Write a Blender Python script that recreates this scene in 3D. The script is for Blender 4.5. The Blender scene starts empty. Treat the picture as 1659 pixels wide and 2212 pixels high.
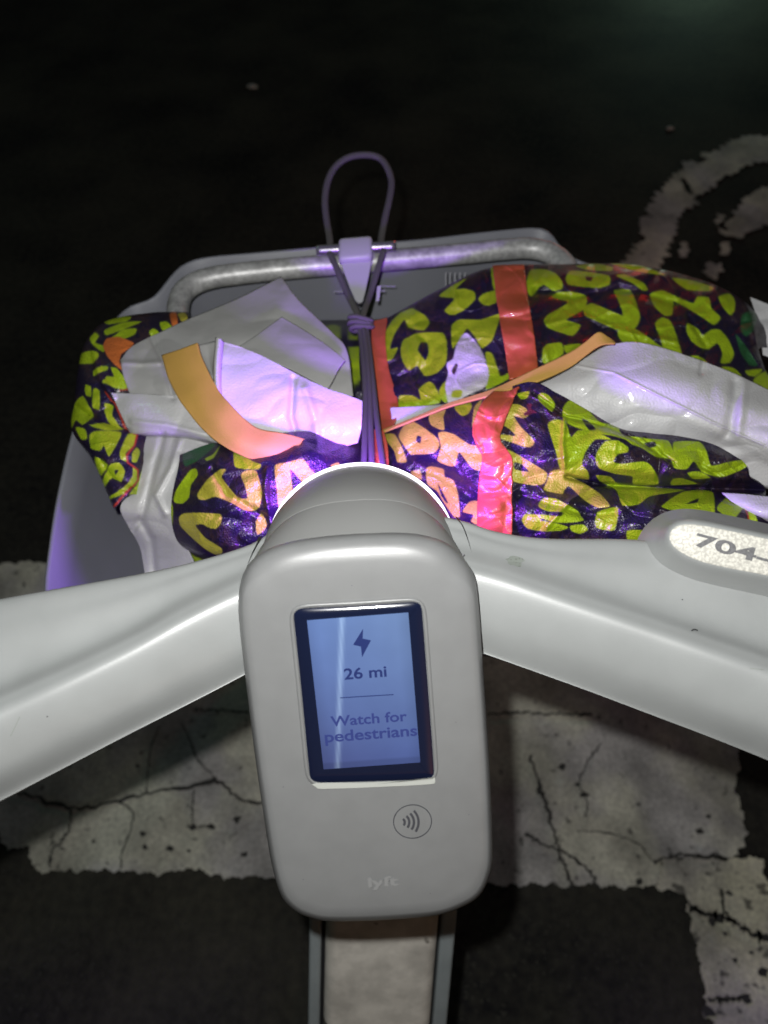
import bpy, bmesh, math, random
import numpy as np
from mathutils import Vector, Matrix
random.seed(4); rng = np.random.default_rng(7)
S = bpy.context.scene
COL = S.collection
R = math.radians

# ------------------------------------------------------------------ camera
PITCH = R(55.0); CAMZ = 1.40; FPX = 1640.0; CU, CV = 829.5, 1106.0
cam_d = bpy.data.cameras.new('camera'); cam = bpy.data.objects.new('camera', cam_d); COL.objects.link(cam)
cam.location = (0, 0, CAMZ); cam.rotation_euler = (R(90) - PITCH, 0, 0)
cam_d.sensor_fit = 'VERTICAL'; cam_d.sensor_height = 36.0; cam_d.sensor_width = 27.0
cam_d.lens = FPX / 2212.0 * 36.0; cam_d.clip_start = 0.02; cam_d.clip_end = 400
cam_d.dof.use_dof = True; cam_d.dof.focus_distance = 0.385; cam_d.dof.aperture_fstop = cam_d.lens / 3.1
S.camera = cam

# ------------------------------------------------------------------ world, lights, exposure
w = bpy.data.worlds.new('World'); S.world = w; w.use_nodes = True
wn = w.node_tree.nodes; wl = w.node_tree.links
bgn = wn.get('Background') or wn.new('ShaderNodeBackground')
sky = wn.new('ShaderNodeTexSky'); sky.sky_type = 'NISHITA'; sky.sun_disc = False
sky.sun_elevation = R(1.0); sky.sun_rotation = R(150)
wl.new(sky.outputs[0], bgn.inputs[0]); bgn.inputs[1].default_value = 0.045
S.view_settings.view_transform = 'Standard'; S.view_settings.look = 'None'
S.view_settings.exposure = 0.0; S.view_settings.gamma = 1.0

RV = Vector((1, 0, 0)); AV = Vector((0, math.cos(PITCH), -math.sin(PITCH))); UV_ = Vector((0, math.sin(PITCH), math.cos(PITCH)))
CAM = Vector((0, 0, CAMZ))
def F(u, v, d):                      # a point of the place seen in direction (u, v), d metres ahead
    return CAM + AV * d + RV * ((u - CU) / FPX * d) - UV_ * ((v - CV) / FPX * d)
def FN(u, v, d):
    u = np.asarray(u, float); v = np.asarray(v, float); d = np.asarray(d, float)
    x = (u - CU) / FPX * d; y = -(v - CV) / FPX * d
    return np.stack([x, d * AV.y + y * UV_.y, CAMZ + d * AV.z + y * UV_.z], -1)
def onz(u, v, z):
    k = (u - CU) / FPX; m = -(v - CV) / FPX
    vz = AV.z + m * UV_.z
    d = (z - CAMZ) / vz
    return Vector((k * d, (AV.y + m * UV_.y) * d, z))

def lamp(name, kind, loc, power, color, size, aim=None, spot=None, blend=0.5):
    l = bpy.data.lights.new(name, kind); l.energy = power; l.color = color
    if kind == 'AREA': l.size = size
    elif kind == 'SUN': l.angle = size
    else: l.shadow_soft_size = size
    if kind == 'SPOT': l.spot_size = spot; l.spot_blend = blend
    o = bpy.data.objects.new(name, l); COL.objects.link(o); o.location = loc
    if aim is not None:
        o.rotation_euler = (Vector(aim) - Vector(loc)).to_track_quat('-Z', 'Y').to_euler()
    return o
# the phone's own flash, beside its lens
lamp('phone_flash', 'POINT', CAM + RV * -0.018 + UV_ * 0.026, 13.0, (1.0, 0.995, 0.97), 0.004)
# violet lamp in the nose of the steering head, shining into the basket
lamp('nose_lamp', 'SPOT', F(786, 1058, 0.412), 3.9, (0.31, 0.05, 1.0), 0.014, aim=F(786, 1058, 0.412) + Vector((0, 1, -0.35)), spot=R(179), blend=0.08)
# red brake light ahead on the right, green signal ahead on the left
lamp('red_brake_light', 'POINT', (0.55, 1.6, 1.06), 1.3, (1.0, 0.02, 0.02), 0.03)
lamp('green_signal_light', 'POINT', (-2.2, 1.6, 2.6), 3, (0.45, 1.0, 0.7), 0.06)
lamp('green_glow_light', 'POINT', (1.42, 4.0, 0.38), 6, (0.6, 1.0, 0.8), 0.05)  # lamp added for the greenish glow on the far right ground, source unseen

# ------------------------------------------------------------------ materials
def mat(name, base=(0.5, 0.5, 0.5), rough=0.5, metal=0.0, coat=0.0, attr=False, bump=None, var=None, emit=None, spec=0.5, bump2=None, coat_r=0.1, speck=None, sheen=0):
    m = bpy.data.materials.new(name); m.use_nodes = True
    nt = m.node_tree; N = nt.nodes; L = nt.links
    b = N.get('Principled BSDF')
    b.inputs['Base Color'].default_value = (*base, 1); b.inputs['Roughness'].default_value = rough
    b.inputs['Metallic'].default_value = metal; b.inputs['Coat Weight'].default_value = coat
    b.inputs['Coat Roughness'].default_value = coat_r; b.inputs['Specular IOR Level'].default_value = spec
    if sheen: b.inputs['Sheen Weight'].default_value = sheen
    tc = N.new('ShaderNodeTexCoord')
    src = None
    if attr:
        a = N.new('ShaderNodeVertexColor'); a.layer_name = 'print'; src = a.outputs[0]
    if src is None:
        rgb = N.new('ShaderNodeRGB'); rgb.outputs[0].default_value = (*base, 1); src = rgb.outputs[0]
    if var:
        for (sc, amt, lo, hi) in var:
            n = N.new('ShaderNodeTexNoise'); n.inputs['Scale'].default_value = sc; n.inputs['Detail'].default_value = 5
            L.new(tc.outputs['Object'], n.inputs['Vector'])
            r = N.new('ShaderNodeMapRange'); r.inputs[1].default_value = lo; r.inputs[2].default_value = hi
            r.inputs[3].default_value = 1 - amt; r.inputs[4].default_value = 1.0
            L.new(n.outputs['Fac'], r.inputs[0])
            mx = N.new('ShaderNodeVectorMath'); mx.operation = 'SCALE'
            L.new(src, mx.inputs[0]); L.new(r.outputs[0], mx.inputs['Scale']); src = mx.outputs[0]
    if speck:
        sc, thr, colr = speck
        n = N.new('ShaderNodeTexNoise'); n.inputs['Scale'].default_value = sc; n.inputs['Detail'].default_value = 3
        L.new(tc.outputs['Object'], n.inputs['Vector'])
        r = N.new('ShaderNodeMapRange'); r.inputs[1].default_value = thr; r.inputs[2].default_value = thr + 0.04
        L.new(n.outputs['Fac'], r.inputs[0])
        mx = N.new('ShaderNodeMix'); mx.data_type = 'RGBA'
        L.new(r.outputs[0], mx.inputs[0]); L.new(src, mx.inputs[6]); mx.inputs[7].default_value = (*colr, 1); src = mx.outputs[2]
    L.new(src, b.inputs['Base Color'])
    last = None
    for bp in (bump, bump2):
        if not bp: continue
        kind, sc, st, dist = bp
        if kind == 'noise':
            n = N.new('ShaderNodeTexNoise'); n.inputs['Scale'].default_value = sc; n.inputs['Detail'].default_value = 4; out = n.outputs['Fac']
        elif kind == 'voronoi':
            n = N.new('ShaderNodeTexVoronoi'); n.inputs['Scale'].default_value = sc; out = n.outputs['Distance']
        else:
            n = N.new('ShaderNodeTexWave'); n.inputs['Scale'].default_value = sc; n.inputs['Distortion'].default_value = 1.0; out = n.outputs['Fac']
        L.new(tc.outputs['Object'], n.inputs['Vector'])
        bu = N.new('ShaderNodeBump'); bu.inputs['Strength'].default_value = st; bu.inputs['Distance'].default_value = dist
        L.new(out, bu.inputs['Height'])
        if last: L.new(last, bu.inputs['Normal'])
        last = bu.outputs[0]
    if last: L.new(last, b.inputs['Normal'])
    if emit:
        b.inputs['Emission Color'].default_value = (*emit[0], 1); b.inputs['Emission Strength'].default_value = emit[1]
    return m

M_arm = mat('grey_paint', (0.200, 0.209, 0.208), 0.40, coat=0.12, coat_r=0.25, bump=('noise', 1400, 0.12, 0.0003), var=[(14, 0.06, 0.3, 0.7), (60, 0.05, 0.35, 0.6)])
M_head = mat('housing_plastic', (0.134, 0.137, 0.138), 0.36, bump=('noise', 2200, 0.16, 0.0003), var=[(20, 0.05, 0.3, 0.7), (90, 0.05, 0.35, 0.6)])
M_hood = mat('hood_plastic', (0.158, 0.16, 0.158), 0.42, bump=('noise', 2200, 0.16, 0.0003), var=[(20, 0.06, 0.3, 0.7)])
M_black = mat('black_gap', (0.01, 0.01, 0.012), 0.6)
M_bezel = mat('bezel_glass', (0.004, 0.006, 0.018), 0.14, coat=0.2, coat_r=0.08, spec=0.3)
M_print = mat('grey_ink', (0.035, 0.036, 0.042), 0.5)
M_logo = mat('embossed_gloss', (0.160, 0.163, 0.164), 0.25)
M_lip_glint = mat('lip_glint', (0.30, 0.31, 0.29), 0.25, coat=0.4)  # pale colour for the painted flash glint under the screen
M_frame = mat('frame_paint', (0.52, 0.50, 0.455), 0.42, var=[(26, 0.25, 0.38, 0.62), (90, 0.15, 0.4, 0.62)], speck=(34, 0.66, (0.07, 0.065, 0.055)), bump=('noise', 300, 0.1, 0.0005))
M_strip = mat('frame_edge_paint', (0.21, 0.24, 0.25), 0.35, coat=0.3, var=[(40, 0.12, 0.35, 0.6)])
M_basket = mat('basket_plastic', (0.155, 0.16, 0.185), 0.5, bump=('noise', 1500, 0.2, 0.0004), var=[(18, 0.1, 0.3, 0.7)])
M_mark = mat('moulded_mark', (0.20, 0.20, 0.225), 0.5)
M_tube = mat('brushed_tube', (0.50, 0.50, 0.50), 0.45, metal=0.3, var=[(60, 0.35, 0.35, 0.65), (240, 0.25, 0.35, 0.65)], bump=('noise', 500, 0.25, 0.0004))
M_steel = mat('steel_pin', (0.62, 0.62, 0.62), 0.25, metal=0.9, bump=('noise', 700, 0.2, 0.0003))
M_clip = mat('clip_plastic', (0.33, 0.33, 0.36), 0.45, bump=('noise', 700, 0.2, 0.0003))
M_cord = mat('elastic_cord', (0.085, 0.08, 0.085), 0.7, bump=('wave', 900, 0.5, 0.0005), bump2=('noise', 2500, 0.4, 0.0004))
M_rubber = mat('rubber', (0.015, 0.015, 0.016), 0.8)
M_white = mat('white_lining', (0.445, 0.445, 0.45), 0.5, bump=('noise', 45, 0.06, 0.0025), bump2=('voronoi', 700, 0.42, 0.0005), coat=0.22, coat_r=0.12, var=[(30, 0.06, 0.35, 0.65)])
M_paper = mat('white_flap', (0.27, 0.27, 0.265), 0.55, bump=('noise', 40, 0.35, 0.003), bump2=('noise', 900, 0.2, 0.0005), var=[(25, 0.07, 0.35, 0.65)])
M_bag = mat('printed_fabric', (0.1, 0.1, 0.1), 0.38, attr=True, bump=('noise', 60, 0.12, 0.0025), bump2=('voronoi', 850, 0.8, 0.0006), coat=0.22, coat_r=0.22, spec=0.4, var=[(60, 0.12, 0.35, 0.65)])
M_ochre = mat('ochre_webbing', (0.46, 0.27, 0.062), 0.75, bump=('voronoi', 1500, 0.35, 0.0005), var=[(30, 0.12, 0.35, 0.65)], spec=0.25)
M_red = mat('red_webbing', (0.44, 0.085, 0.038), 0.36, bump=('voronoi', 1300, 0.4, 0.0005), bump2=('noise', 80, 0.2, 0.002), coat=0.3, var=[(40, 0.15, 0.35, 0.65)])
M_led = mat('lamp_lens', (0.8, 0.8, 0.8), 0.3, emit=((0.86, 0.74, 1.0), 1.15))
M_sticker = mat('reflective_sticker', (0.44, 0.43, 0.385), 0.55, var=[(900, 0.35, 0.42, 0.6)], bump=('noise', 1500, 0.3, 0.0003))
M_digit = mat('sticker_ink', (0.085, 0.085, 0.09), 0.6, var=[(900, 0.35, 0.42, 0.6)])

def ground_mat():
    m = bpy.data.materials.new('asphalt'); m.use_nodes = True; nt = m.node_tree; N = nt.nodes; L = nt.links; b = N['Principled BSDF']
    tc = N.new('ShaderNodeTexCoord')
    n1 = N.new('ShaderNodeTexNoise'); n1.inputs['Scale'].default_value = 3.0; n1.inputs['Detail'].default_value = 6
    n2 = N.new('ShaderNodeTexVoronoi'); n2.inputs['Scale'].default_value = 190
    n3 = N.new('ShaderNodeTexNoise'); n3.inputs['Scale'].default_value = 60; n3.inputs['Detail'].default_value = 8
    for n in (n1, n2, n3): L.new(tc.outputs['Object'], n.inputs['Vector'])
    cr = N.new('ShaderNodeValToRGB'); e = cr.color_ramp.elements
    e[0].position = 0.36; e[0].color = (0.013, 0.013, 0.015, 1); e[1].position = 0.66; e[1].color = (0.070, 0.067, 0.052, 1)
    mm = N.new('ShaderNodeMath'); mm.operation = 'MULTIPLY_ADD'; mm.inputs[1].default_value = 0.35
    L.new(n3.outputs['Fac'], mm.inputs[0]); 
    mm2 = N.new('ShaderNodeMath'); mm2.operation = 'MULTIPLY'; mm2.inputs[1].default_value = 0.66
    L.new(n1.outputs['Fac'], mm2.inputs[0]); L.new(mm2.outputs[0], mm.inputs[2]); L.new(mm.outputs[0], cr.inputs[0])
    st = N.new('ShaderNodeTexVoronoi'); st.inputs['Scale'].default_value = 210; L.new(tc.outputs['Object'], st.inputs['Vector'])
    sp = N.new('ShaderNodeSeparateColor'); L.new(st.outputs['Color'], sp.inputs[0])
    gt = N.new('ShaderNodeMath'); gt.operation = 'GREATER_THAN'; gt.inputs[1].default_value = 0.93; L.new(sp.outputs[0], gt.inputs[0])
    mx = N.new('ShaderNodeMix'); mx.data_type = 'RGBA'; mx.inputs[7].default_value = (0.05, 0.049, 0.042, 1)
    L.new(gt.outputs[0], mx.inputs[0]); L.new(cr.outputs[0], mx.inputs[6]); L.new(mx.outputs[2], b.inputs['Base Color'])
    b.inputs['Roughness'].default_value = 0.85; b.inputs['Specular IOR Level'].default_value = 0.2
    bu = N.new('ShaderNodeBump'); bu.inputs['Strength'].default_value = 0.6; bu.inputs['Distance'].default_value = 0.003
    L.new(n2.outputs['Distance'], bu.inputs['Height']); L.new(bu.outputs[0], b.inputs['Normal'])
    return m
M_asphalt = ground_mat()
def paint_mat(name, base, thr):
    m = bpy.data.materials.new(name); m.use_nodes = True; nt = m.node_tree; N = nt.nodes; L = nt.links; b = N['Principled BSDF']
    tc = N.new('ShaderNodeTexCoord')
    def noise(sc, det):
        n = N.new('ShaderNodeTexNoise'); n.inputs['Scale'].default_value = sc; n.inputs['Detail'].default_value = det
        L.new(tc.outputs['Object'], n.inputs['Vector']); return n.outputs['Fac']
    def rng_(src, a, c, lo, hi):
        r = N.new('ShaderNodeMapRange'); r.inputs[1].default_value = a; r.inputs[2].default_value = c; r.inputs[3].default_value = lo; r.inputs[4].default_value = hi
        L.new(src, r.inputs[0]); return r.outputs[0]
    big = rng_(noise(9, 4), 0.36, 0.62, 0.60, 1.1); fine = rng_(noise(160, 5), 0.3, 0.7, 0.72, 1.12)
    mul = N.new('ShaderNodeMath'); mul.operation = 'MULTIPLY'; L.new(big, mul.inputs[0]); L.new(fine, mul.inputs[1])
    sc = N.new('ShaderNodeVectorMath'); sc.operation = 'SCALE'; sc.inputs[0].default_value = base; L.new(mul.outputs[0], sc.inputs['Scale'])
    tone = N.new('ShaderNodeMix'); tone.data_type = 'RGBA'; L.new(rng_(noise(5.5, 3), 0.44, 0.56, 0, 1), tone.inputs[0])
    tone.inputs[6].default_value = (0.86, 0.84, 0.87, 1); tone.inputs[7].default_value = (1.10, 1.09, 0.97, 1)
    tm = N.new('ShaderNodeVectorMath'); tm.operation = 'MULTIPLY'; L.new(sc.outputs[0], tm.inputs[0]); L.new(tone.outputs[2], tm.inputs[1]); sc = tm
    pit = rng_(noise(48, 6), thr - 0.03, thr + 0.03, 0, 0.8)
    mx = N.new('ShaderNodeMix'); mx.data_type = 'RGBA'; L.new(pit, mx.inputs[0]); L.new(sc.outputs[0], mx.inputs[6]); mx.inputs[7].default_value = (0.05, 0.048, 0.045, 1)
    L.new(mx.outputs[2], b.inputs['Base Color']); b.inputs['Roughness'].default_value = 0.8
    bu = N.new('ShaderNodeBump'); bu.inputs['Strength'].default_value = 0.5; bu.inputs['Distance'].default_value = 0.002
    L.new(noise(120, 5), bu.inputs['Height']); L.new(bu.outputs[0], b.inputs['Normal'])
    return m
M_paint = paint_mat('road_paint', (0.72, 0.715, 0.67), 0.67)
M_paint2 = paint_mat('road_paint_worn', (0.78, 0.765, 0.66), 0.61)
M_crack = mat('crack_tar', (0.045, 0.045, 0.043), 0.9)

# ------------------------------------------------------------------ helpers
def tag(o, label=None, cat=None, group=None, kind=None):
    if label: o['label'] = label
    if cat: o['category'] = cat
    if group: o['group'] = group
    if kind: o['kind'] = kind
    return o
def empty(name, loc=(0, 0, 0)):
    o = bpy.data.objects.new(name, None); COL.objects.link(o); o.location = loc; return o
def mesh(name, verts, faces, m, parent=None, smooth=True, colors=None):
    me = bpy.data.meshes.new(name)
    me.from_pydata([tuple(map(float, v)) for v in verts], [], [tuple(int(i) for i in f) for f in faces]); me.update()
    if smooth: me.polygons.foreach_set('use_smooth', [True] * len(me.polygons))
    if colors is not None:
        ca = me.color_attributes.new('print', 'FLOAT_COLOR', 'POINT')
        c4 = np.ones((len(verts), 4), np.float32); c4[:, :3] = colors
        ca.data.foreach_set('color', c4.ravel())
    me.materials.append(m)
    o = bpy.data.objects.new(name, me); COL.objects.link(o)
    if parent is not None:
        o.parent = parent
        if parent.type == 'EMPTY': o.matrix_parent_inverse = Matrix.Translation(-Vector(parent.location))
    return o
def solid(o, t, off=-1.0):
    md = o.modifiers.new('solid', 'SOLIDIFY'); md.thickness = t; md.offset = off; return o
def cr1(P, n, closed=False, sharp=False):
    """Catmull-Rom resample of a polyline to n points by arc length."""
    P = np.asarray(P, float)
    Q = np.vstack([P[-1:], P, P[:2]]) if closed else np.vstack([2 * P[0] - P[1], P, 2 * P[-1] - P[-2]])
    seg = len(P) if closed else len(P) - 1
    k = 16; out = []
    for i in range(seg):
        p0, p1, p2, p3 = Q[i], Q[i + 1], Q[i + 2], Q[i + 3]
        t = np.linspace(0, 1, k, endpoint=False)[:, None]
        if sharp: out.append(p1 + (p2 - p1) * t)
        else: out.append(0.5 * ((2 * p1) + (-p0 + p2) * t + (2 * p0 - 5 * p1 + 4 * p2 - p3) * t * t + (-p0 + 3 * p1 - 3 * p2 + p3) * t ** 3))
    out = np.vstack(out + ([P[:1]] if closed else [P[-1:]]))
    s = np.concatenate([[0], np.cumsum(np.linalg.norm(np.diff(out[:, :2], axis=0), axis=1) + 1e-9)])
    tt = np.linspace(0, s[-1], n, endpoint=not closed)
    return np.stack([np.interp(tt, s, out[:, j]) for j in range(out.shape[1])], 1)
def crk(G, n, closed=False):
    """Catmull-Rom across rows (uniform parameter). G: rows x N x 3"""
    Rr = G.shape[0]
    Q = np.concatenate([G[-1:], G, G[:2]], 0) if closed else np.concatenate([2 * G[:1] - G[1:2], G, 2 * G[-1:] - G[-2:-1]], 0)
    seg = Rr if closed else Rr - 1
    out = []
    for t in np.linspace(0, seg, n, endpoint=not closed):
        i = min(int(t), seg - 1); f = t - i
        p0, p1, p2, p3 = Q[i], Q[i + 1], Q[i + 2], Q[i + 3]
        out.append(0.5 * ((2 * p1) + (-p0 + p2) * f + (2 * p0 - 5 * p1 + 4 * p2 - p3) * f * f + (-p0 + 3 * p1 - 3 * p2 + p3) * f ** 3))
    return np.stack(out)
def grid_faces(r, c, closed=False, start=0):
    f = []
    for i in range(r if closed else r - 1):
        j = (i + 1) % r
        for k in range(c - 1): f.append((start + i * c + k, start + j * c + k, start + j * c + k + 1, start + i * c + k + 1))
    return f
_tabs = {}
def vnoise(x, y, seed=0):
    if seed not in _tabs: _tabs[seed] = np.random.default_rng(seed + 100).random((256, 256))
    T = _tabs[seed]; xi = np.floor(x).astype(int); yi = np.floor(y).astype(int); fx = x - xi; fy = y - yi
    fx = fx * fx * (3 - 2 * fx); fy = fy * fy * (3 - 2 * fy)
    g = lambda a, b: T[a % 256, b % 256]
    return (g(xi, yi) * (1 - fx) + g(xi + 1, yi) * fx) * (1 - fy) + (g(xi, yi + 1) * (1 - fx) + g(xi + 1, yi + 1) * fx) * fy - 0.5
def wrinkle(u, v, amp, sm=1.0):
    wx = u + 26 * vnoise(u / 60, v / 60, 1); wy = v + 26 * vnoise(u / 60, v / 60, 2)
    a = vnoise(wx / 130, wy / 80, 3) * 1.0
    b = np.abs(vnoise(wx / 90 + wy / 150, wy / 55, 4)) * 1.2
    c = np.abs(vnoise(wx / 38, wy / 30 + wx / 80, 5)) * 0.45
    d = vnoise(wx / 16, wy / 14, 6) * 0.14
    e = np.clip(1 - np.abs(vnoise(wx / 75 - wy / 95, wy / 60 + wx / 140, 8)) * 11, 0, 1) ** 1.5 * 0.22
    f = np.clip(1 - np.abs(vnoise(wx / 44 + wy / 60, wy / 50, 9)) * 9, 0, 1) ** 1.5 * 0.09
    return amp * (a - b - (c - d) * sm - (e + f) * (0.5 if sm == 1.0 else 0.0) + 0.3)
def rows3(rows, conv=None, d=None):
    out = []
    for r in rows:
        rr = []
        for p in r:
            q = p if conv is None else (*conv(p[0], p[1]), p[2])
            rr.append(q)
        out.append(rr)
    return out
def surf(name, rows, nu, nv, m, parent, conv=None, closed=False, wr=0.0, colf=None, th=0.0, edgefade=0.0):
    rows = rows3(rows, conv)
    G = np.stack([cr1(r, nu) for r in rows])
    G = crk(G, nv, closed)
    u, v, d = G[..., 0].ravel(), G[..., 1].ravel(), G[..., 2].ravel()
    if wr: d = d + wrinkle(u, v, wr, 0.35 if m in (M_white, M_paper) else 1.0)
    if wr and parent is bag_ref[0]:
        for amp, wdt, P_ in FOLDS[0]: d = d + amp * np.exp(-(seg_dist(u, v, P_) / wdt) ** 2)
    if parent is bag_ref[0]: d = d + 0.032 * np.exp(-(((u - 810) / 260) ** 2 + ((v - 1110) / 150) ** 2)) + 0.035 * np.exp(-(((u - 330) / 110) ** 2 + ((v - 1240) / 120) ** 2))
    P = FN(u, v, d)
    n = G.shape[0]
    cols = colf(u, v) if colf else None
    o = mesh(name, P, grid_faces(n, nu, closed), m, parent, colors=cols)
    if th: solid(o, th)
    return o
bag_ref = [0]; FOLDS = [[]]
def seg_dist(u, v, P):
    P = np.asarray(P, float); A = P[:-1]; B = P[1:]; x = u[:, None]; y = v[:, None]; dx, dy = (B - A)[:, 0], (B - A)[:, 1]
    t = np.clip(((x - A[:, 0]) * dx + (y - A[:, 1]) * dy) / (dx * dx + dy * dy + 1e-9), 0, 1)
    return np.sqrt(((x - A[:, 0] - t * dx) ** 2 + (y - A[:, 1] - t * dy) ** 2).min(1))
def tube(name, pts, rad, m, parent=None, seg=14, closed=False, n=None, caps=True):
    P = cr1x(pts, n or max(24, len(pts) * 8), closed)
    N = len(P); V = []; up = None
    for i in range(N):
        a = P[(i - 1) % N] if (closed or i > 0) else P[i]; b = P[(i + 1) % N] if (closed or i < N - 1) else P[i]
        t = (Vector(b) - Vector(a)).normalized()
        if up is None: up = t.orthogonal().normalized()
        up = (up - t * up.dot(t)).normalized(); s = t.cross(up)
        for k in range(seg):
            an = 2 * math.pi * k / seg
            V.append(Vector(P[i]) + (up * math.cos(an) + s * math.sin(an)) * rad)
    f = []
    for i in range(N if closed else N - 1):
        j = (i + 1) % N
        for k in range(seg): f.append((i * seg + k, i * seg + (k + 1) % seg, j * seg + (k + 1) % seg, j * seg + k))
    if caps and not closed:
        f.append(tuple(range(seg))[::-1]); f.append(tuple(range((N - 1) * seg, N * seg)))
    return mesh(name, V, f, m, parent)
def cr1x(P, n, closed=False):
    P = np.asarray([tuple(p) for p in P], float)
    Q = np.vstack([P[-1:], P, P[:2]]) if closed else np.vstack([2 * P[0] - P[1], P, 2 * P[-1] - P[-2]])
    seg = len(P) if closed else len(P) - 1; out = []
    for i in range(seg):
        p0, p1, p2, p3 = Q[i:i + 4]; t = np.linspace(0, 1, 12, endpoint=False)[:, None]
        out.append(0.5 * ((2 * p1) + (-p0 + p2) * t + (2 * p0 - 5 * p1 + 4 * p2 - p3) * t * t + (-p0 + 3 * p1 - 3 * p2 + p3) * t ** 3))
    out = np.vstack(out + ([P[:1]] if closed else [P[-1:]]))
    s = np.concatenate([[0], np.cumsum(np.linalg.norm(np.diff(out, axis=0), axis=1) + 1e-12)])
    tt = np.linspace(0, s[-1], n, endpoint=not closed)
    return np.stack([np.interp(tt, s, out[:, j]) for j in range(3)], 1)
def rings_mesh(name, rings, m, parent=None, cap0=False, cap1=False):
    n = len(rings[0]); V = [p for r in rings for p in r]; f = []
    for i in range(len(rings) - 1):
        for k in range(n): f.append((i * n + k, i * n + (k + 1) % n, (i + 1) * n + (k + 1) % n, (i + 1) * n + k))
    def cap(ring, base, rev):
        c = sum((Vector(p) for p in ring), Vector()) / n; V.append(c); ci = len(V) - 1
        for k in range(n):
            t = (base + k, base + (k + 1) % n, ci); f.append(t[::-1] if rev else t)
    if cap0: cap(rings[0], 0, True)
    if cap1: cap(rings[-1], (len(rings) - 1) * n, False)
    o = mesh(name, V, f, m, parent)
    bm = bmesh.new(); bm.from_mesh(o.data); bmesh.ops.recalc_face_normals(bm, faces=bm.faces); bm.to_mesh(o.data); bm.free()
    return o
def box(name, c, ex, ey, ez, m, parent=None, bev=0.0):
    c, ex, ey, ez = map(Vector, (c, ex, ey, ez)); V = []
    for a in (-1, 1):
        for b in (-1, 1):
            for e in (-1, 1): V.append(c + ex * a + ey * b + ez * e)
    f = [(0, 1, 3, 2), (4, 6, 7, 5), (0, 4, 5, 1), (2, 3, 7, 6), (0, 2, 6, 4), (1, 5, 7, 3)]
    o = mesh(name, V, f, m, parent, smooth=False)
    bm = bmesh.new(); bm.from_mesh(o.data); bmesh.ops.recalc_face_normals(bm, faces=bm.faces)
    if bev: bmesh.ops.bevel(bm, geom=bm.edges[:] , offset=bev, segments=3, affect='EDGES', profile=0.5)
    bm.to_mesh(o.data); bm.free()
    if bev: o.data.polygons.foreach_set('use_smooth', [True] * len(o.data.polygons))
    return o
def text_mesh(txt, size, bold=0.0, extr=0.0, spacing=1.0):
    c = bpy.data.curves.new('t', 'FONT'); c.body = txt; c.size = size; c.align_x = 'CENTER'; c.align_y = 'CENTER'; c.offset = bold; c.extrude = extr
    c.space_character = spacing; c.resolution_u = 6
    o = bpy.data.objects.new('t', c); COL.objects.link(o)
    bpy.context.view_layer.update()
    me = bpy.data.meshes.new_from_object(o.evaluated_get(bpy.context.evaluated_depsgraph_get()))
    V = [v.co.copy() for v in me.vertices]; Fc = [tuple(p.vertices) for p in me.polygons]
    bpy.data.objects.remove(o); bpy.data.curves.remove(c); bpy.data.meshes.remove(me)
    return V, Fc

# print: filled shapes in the fabric's own layout
def smooth_poly(P, it=2):
    P = np.asarray(P, float); p0 = np.roll(P, 1, 0); p2 = np.roll(P, -1, 0); p3 = np.roll(P, -2, 0); out = []
    for t in np.linspace(0, 1, 5, endpoint=False):
        c = 0.5 * ((2 * P) + (-p0 + p2) * t + (2 * p0 - 5 * P + 4 * p2 - p3) * t * t + (-p0 + 3 * P - 3 * p2 + p3) * t ** 3)
        out.append(0.6 * c + 0.4 * (P + (p2 - P) * t))
    return np.stack(out, 1).reshape(-1, 2)
def poly_alpha(u, v, P, soft=1.3):
    a = np.zeros(len(u)); lo = P.min(0) - 3; hi = P.max(0) + 3
    idx = np.where((u > lo[0]) & (u < hi[0]) & (v > lo[1]) & (v < hi[1]))[0]
    if len(idx) == 0: return a
    x = u[idx][:, None]; y = v[idx][:, None]; A = P; B = np.roll(P, -1, 0)
    ax, ay, bx, by = A[:, 0], A[:, 1], B[:, 0], B[:, 1]
    dx, dy = bx - ax, by - ay; t = np.clip(((x - ax) * dx + (y - ay) * dy) / (dx * dx + dy * dy + 1e-9), 0, 1)
    dist = np.sqrt(((x - ax - t * dx) ** 2 + (y - ay - t * dy) ** 2).min(1))
    cond = ((ay > y) != (by > y)) & (x < (bx - ax) * (y - ay) / (by - ay + 1e-12) + ax)
    ins = cond.sum(1) % 2 == 1
    a[idx] = np.clip(0.5 + np.where(ins, dist, -dist) / soft, 0, 1); return a
def line_alpha(u, v, P, wd, soft=1.3):
    P = np.asarray(P, float); A = P[:-1]; B = P[1:]; x = u[:, None]; y = v[:, None]
    dx, dy = (B - A)[:, 0], (B - A)[:, 1]; t = np.clip(((x - A[:, 0]) * dx + (y - A[:, 1]) * dy) / (dx * dx + dy * dy + 1e-9), 0, 1)
    dist = np.sqrt(((x - A[:, 0] - t * dx) ** 2 + (y - A[:, 1] - t * dy) ** 2).min(1))
    return np.clip(0.5 + (wd / 2 - dist) / soft, 0, 1)
def Cv(ox, oy, s): return lambda x, y: (ox + x * s, oy + y * s)
C1 = Cv(0, 553, .5111); C2 = Cv(737, 516, .5555)
G1 = Cv(811, 553, .26666); G2 = Cv(1216.6, 553, .26666); G3 = Cv(811, 848, .26666); G4 = Cv(1216.6, 848, .26666)
G5 = Cv(354, 921.6, .2222); G6 = Cv(147.5, 648.8, .2134); H1 = Cv(479, 958, .4832); H4 = Cv(612, 1681, .2667)
LIME = (0.28, 0.39, 0.010); LIME2 = (0.35, 0.38, 0.03); TEAL = (0.018, 0.075, 0.028); DARK = (0.010, 0.007, 0.023)
ORNG = (0.50, 0.13, 0.03); WHT = (0.50, 0.47, 0.52); RED = (0.30, 0.03, 0.015); TAN = (0.38, 0.34, 0.04)
BROWN = (0.036, 0.019, 0.022)
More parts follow.
